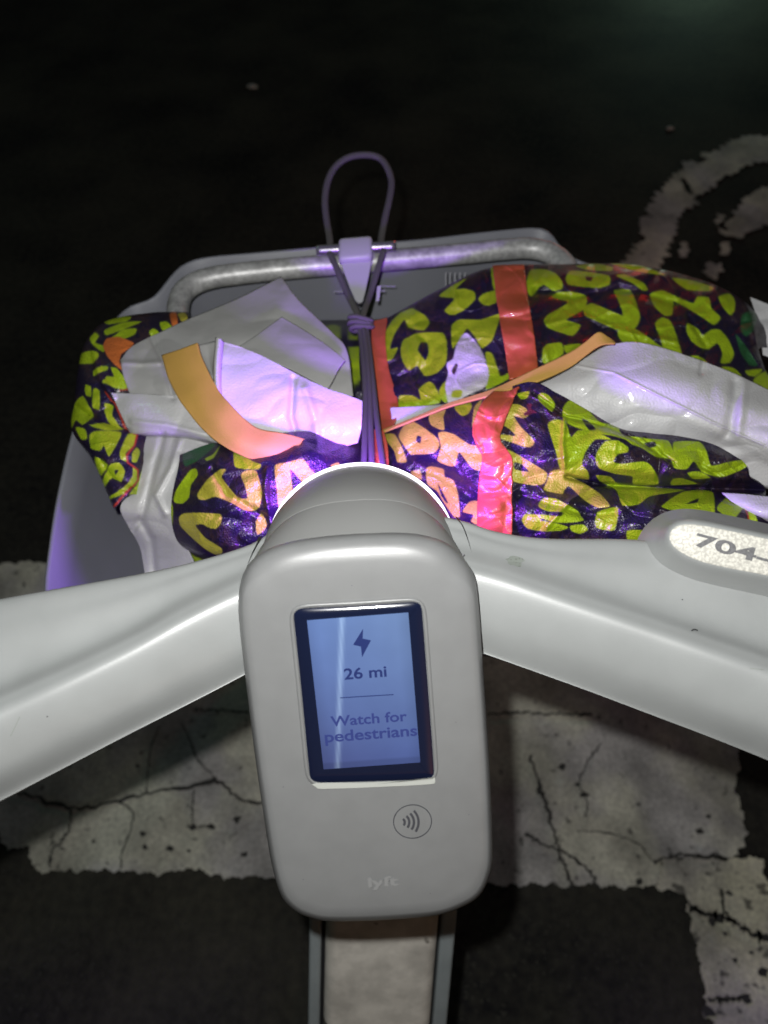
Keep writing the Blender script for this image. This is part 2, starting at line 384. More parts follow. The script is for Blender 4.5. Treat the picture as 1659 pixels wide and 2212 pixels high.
PR = []   # (conv, colour, polygon)
def pr(cv, colr, *polys):
    for p in polys: PR.append((colr, smooth_poly([cv(*q) for q in zip(p[::2], p[1::2])])))
pr(G1, LIME, (740,180,620,240,515,325,640,345,560,440,600,475,660,470,740,420,808,350,800,290,720,265,650,268), (985,278,870,310,835,350,870,392,920,402,990,365),
 (290,423,200,460,130,530,80,620,75,720,92,848,140,830,182,742,118,752,150,640,232,515,270,580,390,602,438,540,400,480,330,440),
 (340,625,540,622,578,700,572,860,500,945,400,972,340,890,270,928,220,850,203,760,230,680),
 (620,560,680,515,860,515,1010,468,975,600,940,690,860,748,810,660,745,588,700,650,625,752,615,650),
 (890,785,940,785,980,880,1010,975,1080,950,1080,995,900,1080,910,950), (200,1130,300,1130,368,1165,350,1080,430,1018,480,1050,522,1190,200,1230,190,1160), (550,1030,580,1020,580,1185,530,1160,513,1100),
 (1230,180,1260,112,1370,108,1460,140,1515,210,1512,265,1440,282,1370,235,1330,250,1270,325,1240,310,1226,250), (935,90,985,88,990,265,955,260),
 (1428,335,1480,293,1600,290,1700,318,1715,360,1690,430,1600,485,1545,518,1662,560,1600,645,1500,620,1400,582,1363,525,1400,475,1480,430,1562,372),
 (1358,750,1400,712,1505,703,1520,795,1380,870,1352,850), (1525,728,1650,708,1670,740,1560,795))
pr(G1, DARK, (370,698,422,708,432,780,405,845,343,762))
pr(G1, WHT, (735,622,800,680,850,750,888,840,918,950,902,1040,860,1080,780,1110,640,1185,588,1195,566,1050,590,950,578,870,630,830,650,740,690,660))
pr(G1, LIME2, (620,1100,650,1085,705,1090,690,1145,620,1145)); pr(G1, BROWN, (650,868,668,890,640,965,616,930))
pr(G2, LIME, (20,180,60,120,200,128,370,160,375,230,290,258,130,246,40,230), (412,280,540,275,590,370,622,500,580,585,450,602,300,540,180,485,162,420,230,383,330,420,482,482,450,370),
 (450,600,575,588,680,650,802,738,780,650,743,550,800,497,870,528,920,650,962,800,970,900,700,860,500,715,448,650),
 (703,310,800,278,900,320,1050,382,1090,328,1180,338,1200,420,1275,500,1220,558,1130,500,1000,420,895,368,892,400,880,475,820,482,740,410),
 (1008,543,1090,590,1130,642,1200,598,1270,598,1340,680,1384,790,1350,862,1276,868,1290,790,1250,706,1180,753,1110,742,1040,690,998,610),
 (1258,330,1340,302,1388,350,1388,440,1350,478,1290,410), (430,160,500,148,650,218,685,272,640,278,560,220), (360,52,550,58,700,98,835,155,700,142,540,110), (880,178,1050,198,1215,252,1180,284,1000,272), (100,80,250,58,400,90,380,122,200,112),
 (1005,820,1090,808,1165,860,1165,960,1000,900), (1290,898,1380,908,1445,975,1290,990), (1478,930,1612,918,1560,972,1500,968), (1540,1010,1659,925,1900,900,1900,1150,1659,1130))
pr(G2, TEAL, (1448,480,1530,438,1572,500,1540,600,1480,652,1438,600), (1396,635,1450,690,1520,790,1575,885,1510,885,1440,790))
pr(G2, BROWN, (180,165,240,170,225,205,185,195))
pr(G3, TAN, (60,345,150,335,205,420,250,540,245,565,178,562,150,470), (250,243,300,233,400,290,500,370,518,430,470,492,310,502,280,497,192,370,198,320),
 (508,330,560,317,640,340,760,420,880,440,865,520,852,632,780,610,682,485,660,530,640,595,580,590,502,550,530,440), (410,620,450,598,550,620,560,680,630,710,668,820,684,1000,640,1010,560,900,500,800,420,740), (290,640,360,628,375,705,300,670),
 (708,965,760,888,830,883,830,1065,775,1045,792,990), (450,160,570,118,550,200,555,305,460,270,433,220), (800,120,865,58,785,285),
 (1078,110,1150,93,1220,130,1244,180,1200,208,1122,192,1180,280,1285,390,1272,430,1220,443,1100,402,1012,372,1018,340,1135,350,1080,290,1028,250),
 (1048,460,1110,480,1250,560,1388,650,1370,732,1290,752,1095,712,1100,580), (1420,640,1500,623,1600,690,1700,740,1830,830,1900,920,1800,932,1690,870,1570,760,1530,790,1510,824,1366,790,1390,720))
pr(G3, LIME, (648,90,750,58,783,110,750,172,700,188,648,140), (1150,10,1245,-10,1230,42,1180,54), (1320,20,1350,2,1400,20,1454,90,1432,153,1370,110,1322,60),
 (1322,900,1370,853,1460,858,1560,910,1640,960,1665,1000,1685,1035,1600,1052,1450,1052,1350,1020,1345,1038,1450,1055,1562,1090,1500,1118,1350,1123,1230,1100,1188,1040,1210,988,1330,988,1500,1002,1514,968,1400,962,1330,932), (1578,1080,1680,1068,1722,1110,1659,1143,1590,1122))
pr(G3, DARK, (340,350,372,360,362,412,328,390), (505,735,585,885,575,895,530,830), (1125,565,1180,578,1245,642,1130,622))
pr(G3, (0.11, 0.02, 0.03), (1225,95,1268,90,1262,130,1310,160,1270,170,1215,190,1200,170,1238,140))
pr(G4, LIME, (-125,262,-60,218,20,238,62,362,120,308,240,308,390,380,260,380,180,480,152,580,200,640,205,704,100,692,-20,630,-60,480),
 (0,120,60,58,150,90,220,160,300,240,450,268,455,310,500,350,660,368,640,442,560,420,500,380,400,350,280,330,100,282,0,222),
 (276,480,340,398,440,388,524,440,522,482,440,500,408,562,480,577,650,558,710,590,764,680,764,745,570,745,560,680,430,660,300,620,262,560),
 (508,370,700,373,850,390,890,465,900,398,1100,398,1160,470,1200,592,1350,560,1460,548,1494,590,1430,632,1300,682,1200,672,1120,640,1058,556,1000,622,900,612,870,540,750,520,640,450,560,420),
 (1008,650,1100,638,1194,690,1080,702,1040,692), (888,700,960,693,1084,738,878,750), (268,670,380,680,450,740,720,768,985,788,870,812,700,840,610,905,480,914,430,790,300,720),
 (796,922,980,800,1214,808,1214,1095,1080,1085,1060,1038,900,1095,655,1113,800,1040,930,970), (278,970,444,930,414,1113,266,1093), (518,1120,660,1120,668,1220,530,1220), (758,1125,860,1118,800,1220,760,1220),
 (1258,910,1340,838,1400,838,1464,920,1400,1010,1380,1135,1266,1093,1290,990,1248,950), (1500,930,1560,1000,1610,1170,1510,1160))
pr(G4, DARK, (150,215,200,228,265,295,210,302), (655,410,740,398,755,432,700,448), (995,902,1095,856,1084,892))
pr(G5, TEAL, (188,270,260,188,400,148,500,170,430,250,330,330,210,384,183,320)); pr(G5, LIME, (400,310,480,268,545,188,485,300,420,332), (680,250,740,268,870,340,944,370,922,412,800,414,690,388),
 (95,700,130,600,250,430,310,408,328,470,262,570,242,690,180,748,108,738), (-40,780,80,750,84,950,30,960))
pr(G5, TAN, (328,650,420,520,540,420,605,418,560,490,640,600,720,690,812,698,790,580,748,470,800,428,892,428,922,500,953,640,930,780,870,818,780,812,660,742,500,680,400,712,338,702),
 (1078,380,1200,350,1350,315,1430,420,1490,480,1360,545,1228,415,1248,640,1120,790,1098,600), (148,880,200,843,350,838,553,853,553,940,500,993,430,980,380,950,306,960,400,1080,555,1180,563,1232,500,1243,400,1190,250,1060,158,960),
 (893,930,940,848,970,870,1003,950,970,1012,908,1048), (1620,380,1700,350,1700,420))
pr(G6, LIME, (370,225,500,178,640,178,600,225,420,255), (375,315,560,238,745,228,600,292,400,365), (480,365,560,308,690,298,680,355,560,405,445,395), (820,330,870,298,925,342,840,395), (930,240,1000,228,1055,290,960,315),
 (228,400,280,338,318,370,282,440,362,470,372,535,280,492), (118,560,250,518,312,560,262,645,128,645), (268,720,330,678,412,678,402,712,320,742,268,775), (440,690,500,700,604,862,560,904,440,884,355,832,400,778,470,780),
 (188,860,242,880,242,984,188,962), (268,900,324,920,324,1104,256,1084), (88,1040,160,978,212,1060,274,1172,160,1264,90,1222,50,1300,40,1235), (368,1050,462,1080,452,1180,565,1312,480,1292,388,1182),
 (226,1270,420,1258,555,1322,400,1330), (88,1290,180,1310,204,1400,148,1405), (228,1370,300,1328,534,1348,502,1452,420,1586,370,1482,330,1524,246,1500),
 (600,1370,692,1370,652,1482,580,1562,602,1644,538,1612,528,1540), (288,1588,414,1660,350,1775,306,1700), (430,1670,520,1648,574,1740,542,1834,440,1812,380,1894,366,1820),
 (428,1992,560,1900,640,1780,650,1688,694,1720,684,1844,560,1964,436,2014), (640,1560,680,1498,714,1540,684,1644,640,1644), (600,1980,680,1860,740,1700,760,1850,640,2030))
pr(G6, DARK, (478,1728,514,1728,492,1774)); pr(G6, ORNG, (362,470,400,398,520,383,640,430,664,460,540,560,528,640,552,722,470,652,400,570), (1030,150,1090,130,1110,250,1060,280)); pr(G6, TAN, (1110,150,1180,140,1210,190,1150,230))
LINES = [(RED, [G6(*q) for q in ((390,930),(480,1060),(560,1260),(620,1340),(690,1370),(660,1480),(590,1580),(600,1650),(690,1720),(690,1820),(600,1930),(480,2080))], 4.0),
 (RED, [G6(*q) for q in ((540,640),(600,850),(630,900),(520,915))], 3.0),
 (RED, [G4(*q) for q in ((1460,910),(1500,1000),(1510,1160),(1520,1260))], 3.5), (RED, [G4(*q) for q in ((1490,570),(1570,630),(1640,740))], 3.0)]
def print_col(u, v):
    n = len(u); c = np.tile(np.array(DARK), (n, 1))
    mono = np.clip((vnoise(u / 34, v / 30, 11) + 0.18) * 3.2, 0, 1) * np.clip((vnoise(u / 5, v / 5, 12) + 0.4) * 1.4, 0, 1)
    c = c + (np.array(BROWN) - c) * mono[:, None] * 0.8
    for colr, P in PR:
        a = poly_alpha(u, v, P)
        if a.any():
            cc = np.array(colr)[None] * (1 + 0.16 * vnoise(u / 40, v / 40, 13) + 0.10 * vnoise(u / 7, v / 7, 14))[:, None]
            c = c + (cc - c) * a[:, None]
    for colr, P, wd in LINES:
        a = line_alpha(u, v, P, wd); c = c + (np.array(colr) - c) * a[:, None]
    return c
def generic_col(u, v):
    n = len(u); c = np.tile(np.array(DARK), (n, 1)); f = vnoise(u / 45, v / 40, 21)
    a = np.clip((np.abs(f) - 0.16) * 18, 0, 1); return c + (np.array(LIME) - c) * a[:, None]

# ------------------------------------------------------------------ ground and markings
g = mesh('ground', [(-60, -60, 0), (60, -60, 0), (60, 60, 0), (-60, 60, 0)], [(0, 1, 2, 3)], M_asphalt, smooth=False); tag(g, kind='structure')
def jag(P, step=0.012, amp=0.006, seed=0):
    """roughen the outline of a painted shape (ground metres)"""
    r = np.random.default_rng(seed); out = []
    n = len(P)
    for i in range(n):
        a = np.array(P[i][:2]); b = np.array(P[(i + 1) % n][:2]); L_ = np.linalg.norm(b - a); k = max(1, int(L_ / step))
        nn = np.array([-(b - a)[1], (b - a)[0]]) / (L_ + 1e-9)
        ph = r.random(3) * 6.28
        for j in range(k):
            x = L_ * j / k; out.append(a + (b - a) * j / k + nn * amp * (0.9 * math.sin(x * 61 + ph[0]) * math.sin(x * 23 + ph[1]) + 0.7 * math.sin(x * 190 + ph[2]) + 0.45 * r.normal()))
    return out
def slab(name, P, z, m, parent=None, holes=None):
    bm = bmesh.new(); vs = [bm.verts.new((p[0], p[1], z)) for p in P]; ed = [bm.edges.new((vs[i], vs[(i + 1) % len(vs)])) for i in range(len(vs))]
    for h in (holes or []):
        hv = [bm.verts.new((p[0], p[1], z)) for p in h]; ed += [bm.edges.new((hv[i], hv[(i + 1) % len(hv)])) for i in range(len(hv))]
    bmesh.ops.triangle_fill(bm, use_beauty=True, edges=ed)
    for f in bm.faces:
        f.normal_update()
        if f.normal.z < 0: f.normal_flip()
    me = bpy.data.meshes.new(name); bm.to_mesh(me); bm.free(); me.materials.append(m)
    o = bpy.data.objects.new(name, me); COL.objects.link(o)
    if parent: o.parent = parent
    return o
def gz(pts, z=0.004): return [onz(u, v, z) for u, v in pts]
left_paint = gz([(-330, 1225), (-60, 1222), (60, 1212), (160, 1222), (300, 1235), (700, 1235), (1050, 1400), (1250, 1400), (1590, 1560), (1597, 1650), (1588, 1702), (1606, 1764), (1611, 1808), (1597, 1848), (1440, 1852),
  (1428, 1880), (1415, 1919), (1300, 1912), (1131, 1911), (1000, 1905), (800, 1900), (584, 1898), (480, 1893), (424, 1879), (340, 1889), (256, 1878), (152, 1881), (72, 1877), (66, 1826), (12, 1833), (0, 1801), (-90, 1790), (-360, 1780)])
o = slab('crosswalk_paint', jag(left_paint, 0.004, 0.0032, 3), 0.004, M_paint); tag(o, kind='structure')
strip = gz([(1428, 1852), (1648, 1855), (1668, 1960), (1700, 2080), (1740, 2260), (1560, 2280), (1544, 2208), (1517, 2195), (1524, 2160), (1513, 2075), (1490, 1985), (1486, 1955), (1480, 1930), (1418, 1919)], 0.008)
o = slab('crosswalk_paint_edge', jag(strip, 0.004, 0.003, 5), 0.008, M_paint2); tag(o, kind='structure')
N2 = Cv(1143, 0, .3111)
sym = gz([N2(*p) for p in ((1900,980),(1659,935),(1540,940),(1400,970),(1280,1050),(1180,1080),(1240,1100),(1200,1130),(1075,1120),(1060,1180),(960,1250),(890,1360),(800,1480),(760,1580),(790,1660),(720,1700),(640,1850),(560,2050),(880,2050),(920,1860),(950,1780),(1000,1650),(1010,1570),(1060,1490),(1170,1400),(1150,1350),(1280,1300),(1340,1230),(1410,1200),(1540,1150),(1659,1110),(1900,1150))])
hole = jag(gz([N2(*p) for p in ((1040,1240),(1080,1235),(1150,1345),(1110,1355))]), 0.02, 0.004, 9)
o = slab('lane_marking', jag(sym, 0.010, 0.009, 6), 0.004, M_paint, holes=[hole]); tag(o, kind='structure')
for k, pts in enumerate([((1900,1260),(1659,1290),(1560,1330),(1480,1400),(1420,1500),(1310,1560),(1330,1620),(1400,1640),(1480,1650),(1530,1590),(1600,1590),(1659,1560),(1900,1500)),
    ((1080,1680),(1110,1700),(1100,1785),(1040,1780),(1050,1720)), ((1240,1830),(1320,1820),(1350,1880),(1300,1940),(1220,1920)), ((1330,1690),(1390,1680),(1380,1770),(1345,1770)), ((1300,1480),(1350,1490),(1360,1600),(1310,1570))]):
    o = slab('lane_marking', jag(gz([N2(*p) for p in pts]), 0.01, 0.007, 20 + k), 0.004, M_paint); tag(o, kind='structure')
N4 = Cv(0, 1401, .4); N5 = Cv(922, 1364, .4443)
def crack(pts, wd, cv, z=0.010, seed=0):
    r = np.random.default_rng(seed); P = cr1x([onz(*cv(*p), z) for p in pts], 60); V = []; fs = []
    ww = wd * (0.55 + 0.9 * np.abs(np.convolve(r.normal(0, 1, 64), np.ones(5) / 5, 'valid'))[:60])
    for i in range(60):
        a = P[max(i - 1, 0)]; b = P[min(i + 1, 59)]; t = (b - a)[:2]; t = t / (np.linalg.norm(t) + 1e-9); n = np.array([-t[1], t[0]]); j = r.normal(0, wd * 0.35, 2)
        q = P[i][:2] + j; V += [(*(q + n * ww[i] / 2), z), (*(q - n * ww[i] / 2), z)]
    for i in range(59): fs.append((2 * i, 2 * i + 1, 2 * i + 3, 2 * i + 2))
    return V, fs
cracks = [([(60,770),(150,790),(280,840),(380,860),(520,850),(640,820),(800,780),(920,765),(1050,745),(1170,705),(1230,760),(1300,820),(1420,830)], .0075, N4),
 ([(980,400),(1020,480),(1070,600),(1170,705)], .004, N4), ([(385,860),(375,960),(330,1040),(280,1100),(270,1180)], .006, N4), ([(640,820),(720,900),(660,1100),(650,1190)], .004, N4), ([(1040,330),(1200,335),(1340,345)], .006, N4),
 ([(860,420),(810,560),(790,780)], .003, N4), ([(1050,760),(1040,950),(1110,960)], .0035, N4),
 ([(500,600),(560,780),(600,900),(640,1060),(690,1180),(705,1250)], .008, N5), ([(470,980),(560,1030),(640,1060),(740,1120),(800,1180),(840,1250)], .006, N5), ([(850,540),(780,640),(740,740),(780,830),(770,900)], .004, N5),
 ([(300,400),(450,395),(620,400),(800,400)], .006, N5), ([(730,970),(880,980),(1020,1030),(1100,1120)], .003, N5), ([(1110,1120),(1180,1095),(1270,1085),(1360,1100),(1420,1080)], .006, N5),
 ([(1270,1330),(1360,1375),(1450,1390),(1530,1440),(1600,1480),(1700,1500)], .011, N5), ([(1430,1250),(1440,1330),(1470,1400)], .006, N5), ([(1370,1790),(1450,1790),(1560,1780)], .006, N5)]
V = []; fs = []
for k, (p, wd, cv) in enumerate(cracks):
    v_, f_ = crack(p, wd * 0.8, cv, 0.012 + 0.0004 * k, k); b0 = len(V); V += v_; fs += [tuple(b0 + i for i in q) for q in f_]
r = np.random.default_rng(12)
spots = [(1280,920,N4,.012), (1140,960,N4,.011), (770,1000,N4,.008), (505,1040,N4,.006), (915,1080,N4,.009), (1040,965,N4,.010), (1320,1110,N4,.008), (1020,1090,N4,.006), (780,1070,N4,.008), (740,635,N4,.006),
  (660,660,N5,.012), (765,790,N5,.012), (730,745,N5,.008), (1325,970,N5,.010), (1030,1215,N5,.012), (1370,900,N5,.008), (1390,1410,N5,.012), (1470,1270,N5,.008), (1550,1780,N5,.013), (1640,1660,N5,.012), (1375,1850,N5,.014), (1500,1600,N5,.007), (1580,1560,N5,.006), (1450,1470,N5,.006)]
for k, (x, y, cv, rd) in enumerate(spots):
    c = onz(*cv(x, y), 0.019 + 0.0003 * k); b0 = len(V); m_ = 11
    for j in range(m_): rr = rd * 0.62 * (0.6 + 0.8 * r.random()); V.append((c.x + rr * math.cos(j * 6.283 / m_), c.y + rr * math.sin(j * 6.283 / m_) * 0.8, c.z))
    fs.append(tuple(range(b0, b0 + m_)))
o = mesh('ground_cracks', V, fs, M_crack, smooth=False); tag(o, kind='structure')
def stone(u, v, rd, sd, label):
    r = np.random.default_rng(sd); c = onz(u, v, rd * 0.4); bm = bmesh.new(); bmesh.ops.create_icosphere(bm, subdivisions=2, radius=rd)
    for q in bm.verts: q.co = Vector((q.co.x * 1.5, q.co.y, q.co.z * 0.6)) * (0.85 + 0.3 * r.random()) + c
    me = bpy.data.meshes.new('pebble'); bm.to_mesh(me); bm.free(); me.materials.append(M_peb); o = bpy.data.objects.new('pebble', me); COL.objects.link(o)
    tag(o, label, 'pebble', 'pebbles on the road')
M_peb = mat('pebble_stone', (0.5, 0.49, 0.47), 0.7, bump=('noise', 200, 0.4, 0.002))
stone(545, 187, 0.013, 1, 'small white pebble on the dark asphalt far beyond the cord loop')
stone(1447, 277, 0.009, 2, 'tiny reddish grey pebble on the asphalt above the worn painted curve')

# ------------------------------------------------------------------ bicycle
bike = empty('rental_bicycle', onz(830, 1990, 0.0))
tag(bike, 'grey hire bicycle with display screen on its steering head and a loaded front basket', 'bicycle')

# steering head face frame
TV = (AV * 0.037 - UV_ * 0.152).normalized()
RA = R(4.6)
EX = (RV * math.cos(RA) + UV_ * math.sin(RA)).normalized()
EY = (-TV - EX * (-TV).dot(EX)).normalized()
EN = EX.cross(EY).normalized()
if EN.dot(AV) > 0: EN = -EN
FC = F(800, 1570, 0.333)
def onf(u, v, off=0.0):
    k = AV + RV * ((u - CU) / FPX) - UV_ * ((v - CV) / FPX)
    p0 = FC + EN * off; t = (p0 - CAM).dot(EN) / k.dot(EN); return CAM + k * t
def resample_closed(P, n, ang=True):
    Q = cr1(np.c_[np.asarray(P, float), np.zeros(len(P))], n, closed=True)[:, :2]; return Q
face_out = [(515,1296),(518,1359),(530,1465),(551,1634),(576,1804),(590,1880),(609,1938),(639,1969),(668,1982),(700,1989),(760,1990),(852,1986),(945,1977),(999,1959),(1036,1935),(1056,1895),(1064,1845),(1059,1683),(1052,1562),(1042,1417),(1030,1267),(1011,1219),(970,1176),(904,1154),(817,1151),(696,1159),(605,1176),(551,1204),(524,1243)]
FO = resample_closed(face_out, 200)
def inset(P, k):
    a = np.roll(P, 1, 0); b = np.roll(P, -1, 0); t = b - a; n = np.stack([-t[:, 1], t[:, 0]], 1); n /= np.linalg.norm(n, axis=1)[:, None]
    c = P.mean(0); s = np.sign(((c - P) * n).sum(1))[:, None]; Q = P + n * s * k
    for _ in range(3): Q = 0.25 * np.roll(Q, 1, 0) + 0.5 * Q + 0.25 * np.roll(Q, -1, 0)
    return Q
def ins2(k):
    Q = inset(FO, k); t = np.clip((1290 - FO[:, 1]) / 90, 0, 1); t = t * t * (3 - 2 * t); return FO + (Q - FO) * (0.42 + 1.1 * t)[:, None]
rings = []
for (k, off) in ((3, -0.040), (1, -0.022), (0, -0.0100), (0.8, -0.0080), (4, -0.0055), (10, -0.0033), (18, -0.0017), (28, -0.0006)):
    rings.append([onf(x, y, off) for x, y in (ins2(k) if k else FO)])
I28 = ins2(28); fcx, fcy = I28.mean(0)
for q, off in ((0.95, -0.0001), (0.85, 0.0002), (0.6, 0.0004), (0.3, 0.0005)):
    rings.append([onf(fcx + (x - fcx) * q, fcy + (y - fcy) * q, off) for x, y in I28])
head = rings_mesh('display_housing', rings, M_head, bike, cap0=True, cap1=True)

# hood (light housing) beyond the face
def superell(cx, cy, rx, ry, p, d, n=200, rot=R(-4.5)):
    out = []
    for i in range(n):
        a = 2 * math.pi * i / n; c, s = math.cos(a), math.sin(a)
        x = rx * math.copysign(abs(c) ** (2 / p), c); y = ry * math.copysign(abs(s) ** (2 / p), s)
        out.append((cx + x * math.cos(rot) - y * math.sin(rot), cy + x * math.sin(rot) + y * math.cos(rot), d))
    return out
def polar_resample(P, c, n=200):
    P = np.asarray(P, float); d = P - np.asarray(c); an = np.unwrap(np.arctan2(d[:, 1], d[:, 0])); 
    if an[-1] < an[0]: an = -an; sgn = -1
    else: sgn = 1
    dens = []
    for i in range(n):
        t = sgn * 2 * math.pi * i / n; k = an[0] + ((t - an[0]) % (2 * math.pi))
        dens.append((np.interp(k, np.r_[an, an[0] + 2 * math.pi], np.r_[P[:, 0], P[0, 0]]), np.interp(k, np.r_[an, an[0] + 2 * math.pi], np.r_[P[:, 1], P[0, 1]])))
    return dens
base = polar_resample(inset(FO, 3), (785, 1400)); H = []
H.append([onf(x, y, -0.0115) for x, y in base])
e1 = polar_resample(np.array(superell(779, 1302, 227, 222, 2.6, 0, 400))[:, :2], (779, 1302))
e2 = polar_resample(np.array(superell(781, 1196, 198, 190, 2.05, 0, 400))[:, :2], (781, 1196))
b0 = [onf(x, y, -0.0115) for x, y in polar_resample(inset(FO, 3), (785, 1420))]
r1 = [F(x, y, 0.343 + (y - 1100) * 0.00006) for x, y in e1]
r2 = [F(x, y, 0.386 + (y - 1100) * 0.00004) for x, y in e2]
def mixr(a, b, t, bulge=0): 
    c = sum(a, Vector()) / len(a) * (1 - t) + sum(b, Vector()) / len(b) * t
    return [(p * (1 - t) + q * t) + ((p * (1 - t) + q * t) - c).normalized() * bulge for p, q in zip(a, b)]
hood_r = [b0, mixr(b0, r1, 0.3, 0.0004), mixr(b0, r1, 0.7, 0.0006), mixr(b0, r1, 0.985, 0.0)]
hood = rings_mesh('hood', hood_r, M_hood, head)
hr2 = [mixr(r1, r1, 0, -0.0005), mixr(r1, r2, 0.02, 0.0), mixr(r1, r2, 0.35, 0.0016), mixr(r1, r2, 0.7, 0.0016), r2]
rings_mesh('nose_cover', hr2, M_hood, head, cap0=True)
def scl(rg, k, dz):
    c = sum(rg, Vector()) / len(rg); return [c + (p - c) * k + dz for p in rg]
ADZ = (F(781, 1196, 0.40) - F(781, 1196, 0.386))
lr = [scl(r2, 1.000, ADZ * 0.02), scl(r2, 1.040, ADZ * 0.06), scl(r2, 1.044, ADZ * 0.25), scl(r2, 1.004, ADZ * 0.6)]
rings_mesh('light_ring', lr, M_led, head)
rings_mesh('lamp_cover', [scl(r2, 0.999, ADZ * 0.55), scl(r2, 0.9, ADZ * 0.9), scl(r2, 0.6, ADZ * 1.3)], M_black, head, cap1=True)

# screen
bez = resample_closed([(635,1335),(637,1322),(650,1315),(760,1309),(890,1301),(905,1304),(911,1318),(924,1480),(937,1660),(935,1676),(920,1683),(800,1688),(690,1690),(675,1686),(669,1672),(652,1500)], 120)
def expand(P, k): return inset(P, -k)
rings_mesh('screen_lip', [[onf(x, y, 0.0002) for x, y in expand(bez, 11)], [onf(x, y, 0.0011) for x, y in expand(bez, 8)], [onf(x, y, 0.0013) for x, y in expand(bez, 4)], [onf(x, y, 0.0006) for x, y in expand(bez, 1)], [onf(x, y, -0.0004) for x, y in inset(bez, 1)]], M_head, head)
rings_mesh('screen_bezel', [[onf(x, y, 0.0006) for x, y in bez], [onf(x, y, 0.0010) for x, y in inset(bez, 2)], [onf(x, y, 0.0010) for x, y in inset(bez, 20)]], M_bezel, head, cap1=True)
# flash glint on the lip below the glass, painted as a pale strip
rings_mesh('lip_glint_strip', [[onf(x, y, 0.0014) for x, y in resample_closed([(682,1692),(800,1690),(925,1684),(938,1678),(940,1686),(930,1694),(800,1701),(695,1704),(683,1700)], 60)]], M_lip_glint, head, cap1=True)
LQ = [onf(x, y, 0.0016) for x, y in ((663,1340),(882,1323),(908,1647),(699,1662))]
def lcd_mat():
    m = bpy.data.materials.new('lit_screen'); m.use_nodes = True; nt = m.node_tree; N = nt.nodes; L = nt.links; b = N['Principled BSDF']
    at = N.new('ShaderNodeVertexColor'); at.layer_name = 'print'
    b.inputs['Base Color'].default_value = (0.01, 0.015, 0.04, 1); b.inputs['Roughness'].default_value = 0.12
    n = N.new('ShaderNodeTexNoise'); n.inputs['Scale'].default_value = 60; tc = N.new('ShaderNodeTexCoord'); L.new(tc.outputs['Object'], n.inputs['Vector'])
    r = N.new('ShaderNodeMapRange'); r.inputs[3].default_value = 0.85; r.inputs[4].default_value = 1.15; L.new(n.outputs['Fac'], r.inputs[0])
    s = N.new('ShaderNodeVectorMath'); s.operation = 'SCALE'; L.new(at.outputs[0], s.inputs[0]); L.new(r.outputs[0], s.inputs['Scale'])
    L.new(s.outputs[0], b.inputs['Emission Color']); b.inputs['Emission Strength'].default_value = 1.0
    return m
nx, ny = 40, 60; V = []; Cc = []
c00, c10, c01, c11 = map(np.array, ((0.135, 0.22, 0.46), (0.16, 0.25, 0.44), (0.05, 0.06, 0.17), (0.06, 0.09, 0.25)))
for j in range(ny):
    for i in range(nx):
        s, t = i / (nx - 1), j / (ny - 1)
        V.append((LQ[0] * (1 - s) + LQ[1] * s) * (1 - t) + (LQ[3] * (1 - s) + LQ[2] * s) * t)
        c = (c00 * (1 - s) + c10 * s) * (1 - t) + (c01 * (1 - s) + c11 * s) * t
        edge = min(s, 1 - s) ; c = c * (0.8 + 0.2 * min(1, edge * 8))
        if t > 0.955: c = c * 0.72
        sx = 0.345 - 0.20 * t; k = math.exp(-((s - sx) / 0.022) ** 2) * (0.9 - 0.3 * t); c = c + np.array((0.22, 0.29, 0.33)) * k  # slanted light reflection painted into the screen colour
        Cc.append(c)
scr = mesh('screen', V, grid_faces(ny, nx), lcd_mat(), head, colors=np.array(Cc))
M_ink = mat('lcd_ink', (0.006, 0.010, 0.045), 0.25, emit=((0.012, 0.02, 0.075), 1.0))
M_ink2 = mat('lcd_ink_faint', (0.01, 0.015, 0.06), 0.25, emit=((0.022, 0.03, 0.115), 1.0))
SX = ((LQ[1] - LQ[0]) + (LQ[2] - LQ[3])).normalized(); SY = EN.cross(SX).normalized()
def put_text(name, txt, u, v, height_px, m, off=0.0022, width_px=None, bold=0.0, parent=None, ex=None, ey=None, org=None):
    V, Fc = text_mesh(txt, 1.0, bold)
    xs = [p.x for p in V]; ys = [p.y for p in V]
    o_ = org or onf(u, v, off); e1_ = ex or SX; e2_ = ey or SY
    mpp = (onf(u + 50, v, off) - onf(u, v, off)).length / 50 if org is None else (F(u + 50, v, 0.327) - F(u, v, 0.327)).length / 50
    sx = width_px * mpp / (max(xs) - min(xs)) if width_px else height_px * mpp / (max(ys) - min(ys))
    sy = height_px * mpp / (max(ys) - min(ys))
    cx = (max(xs) + min(xs)) / 2; cy = (max(ys) + min(ys)) / 2
    return mesh(name, [o_ + e1_ * ((p.x - cx) * sx) + e2_ * ((p.y - cy) * sy) for p in V], Fc, m, parent or head, smooth=False)
put_text('range_text', '26 mi', 789, 1453, 27, M_ink, width_px=92, bold=0.02)
put_text('notice_text', 'Watch for', 796.5, 1552.5, 25, M_ink2, width_px=165, bold=0.02)
put_text('notice_text', 'pedestrians', 801.5, 1588.5, 35, M_ink2, width_px=200, bold=0.02)
bolt = [H1(*p) for p in ((632,828),(587,900),(622,908),(627,956),(667,880),(630,872))]
mesh('bolt_icon', [onf(x, y, 0.0022) for x, y in bolt], [(0, 1, 2), (0, 2, 5), (2, 3, 4), (2, 4, 5)], M_ink, head, smooth=False)
ln = [H1(*p) for p in ((530,1135),(768,1120.5),(768,1124.5),(530,1139))]
mesh('divider_line', [onf(x, y, 0.0022) for x, y in ln], [(0, 1, 2, 3)], M_ink, head, smooth=False)
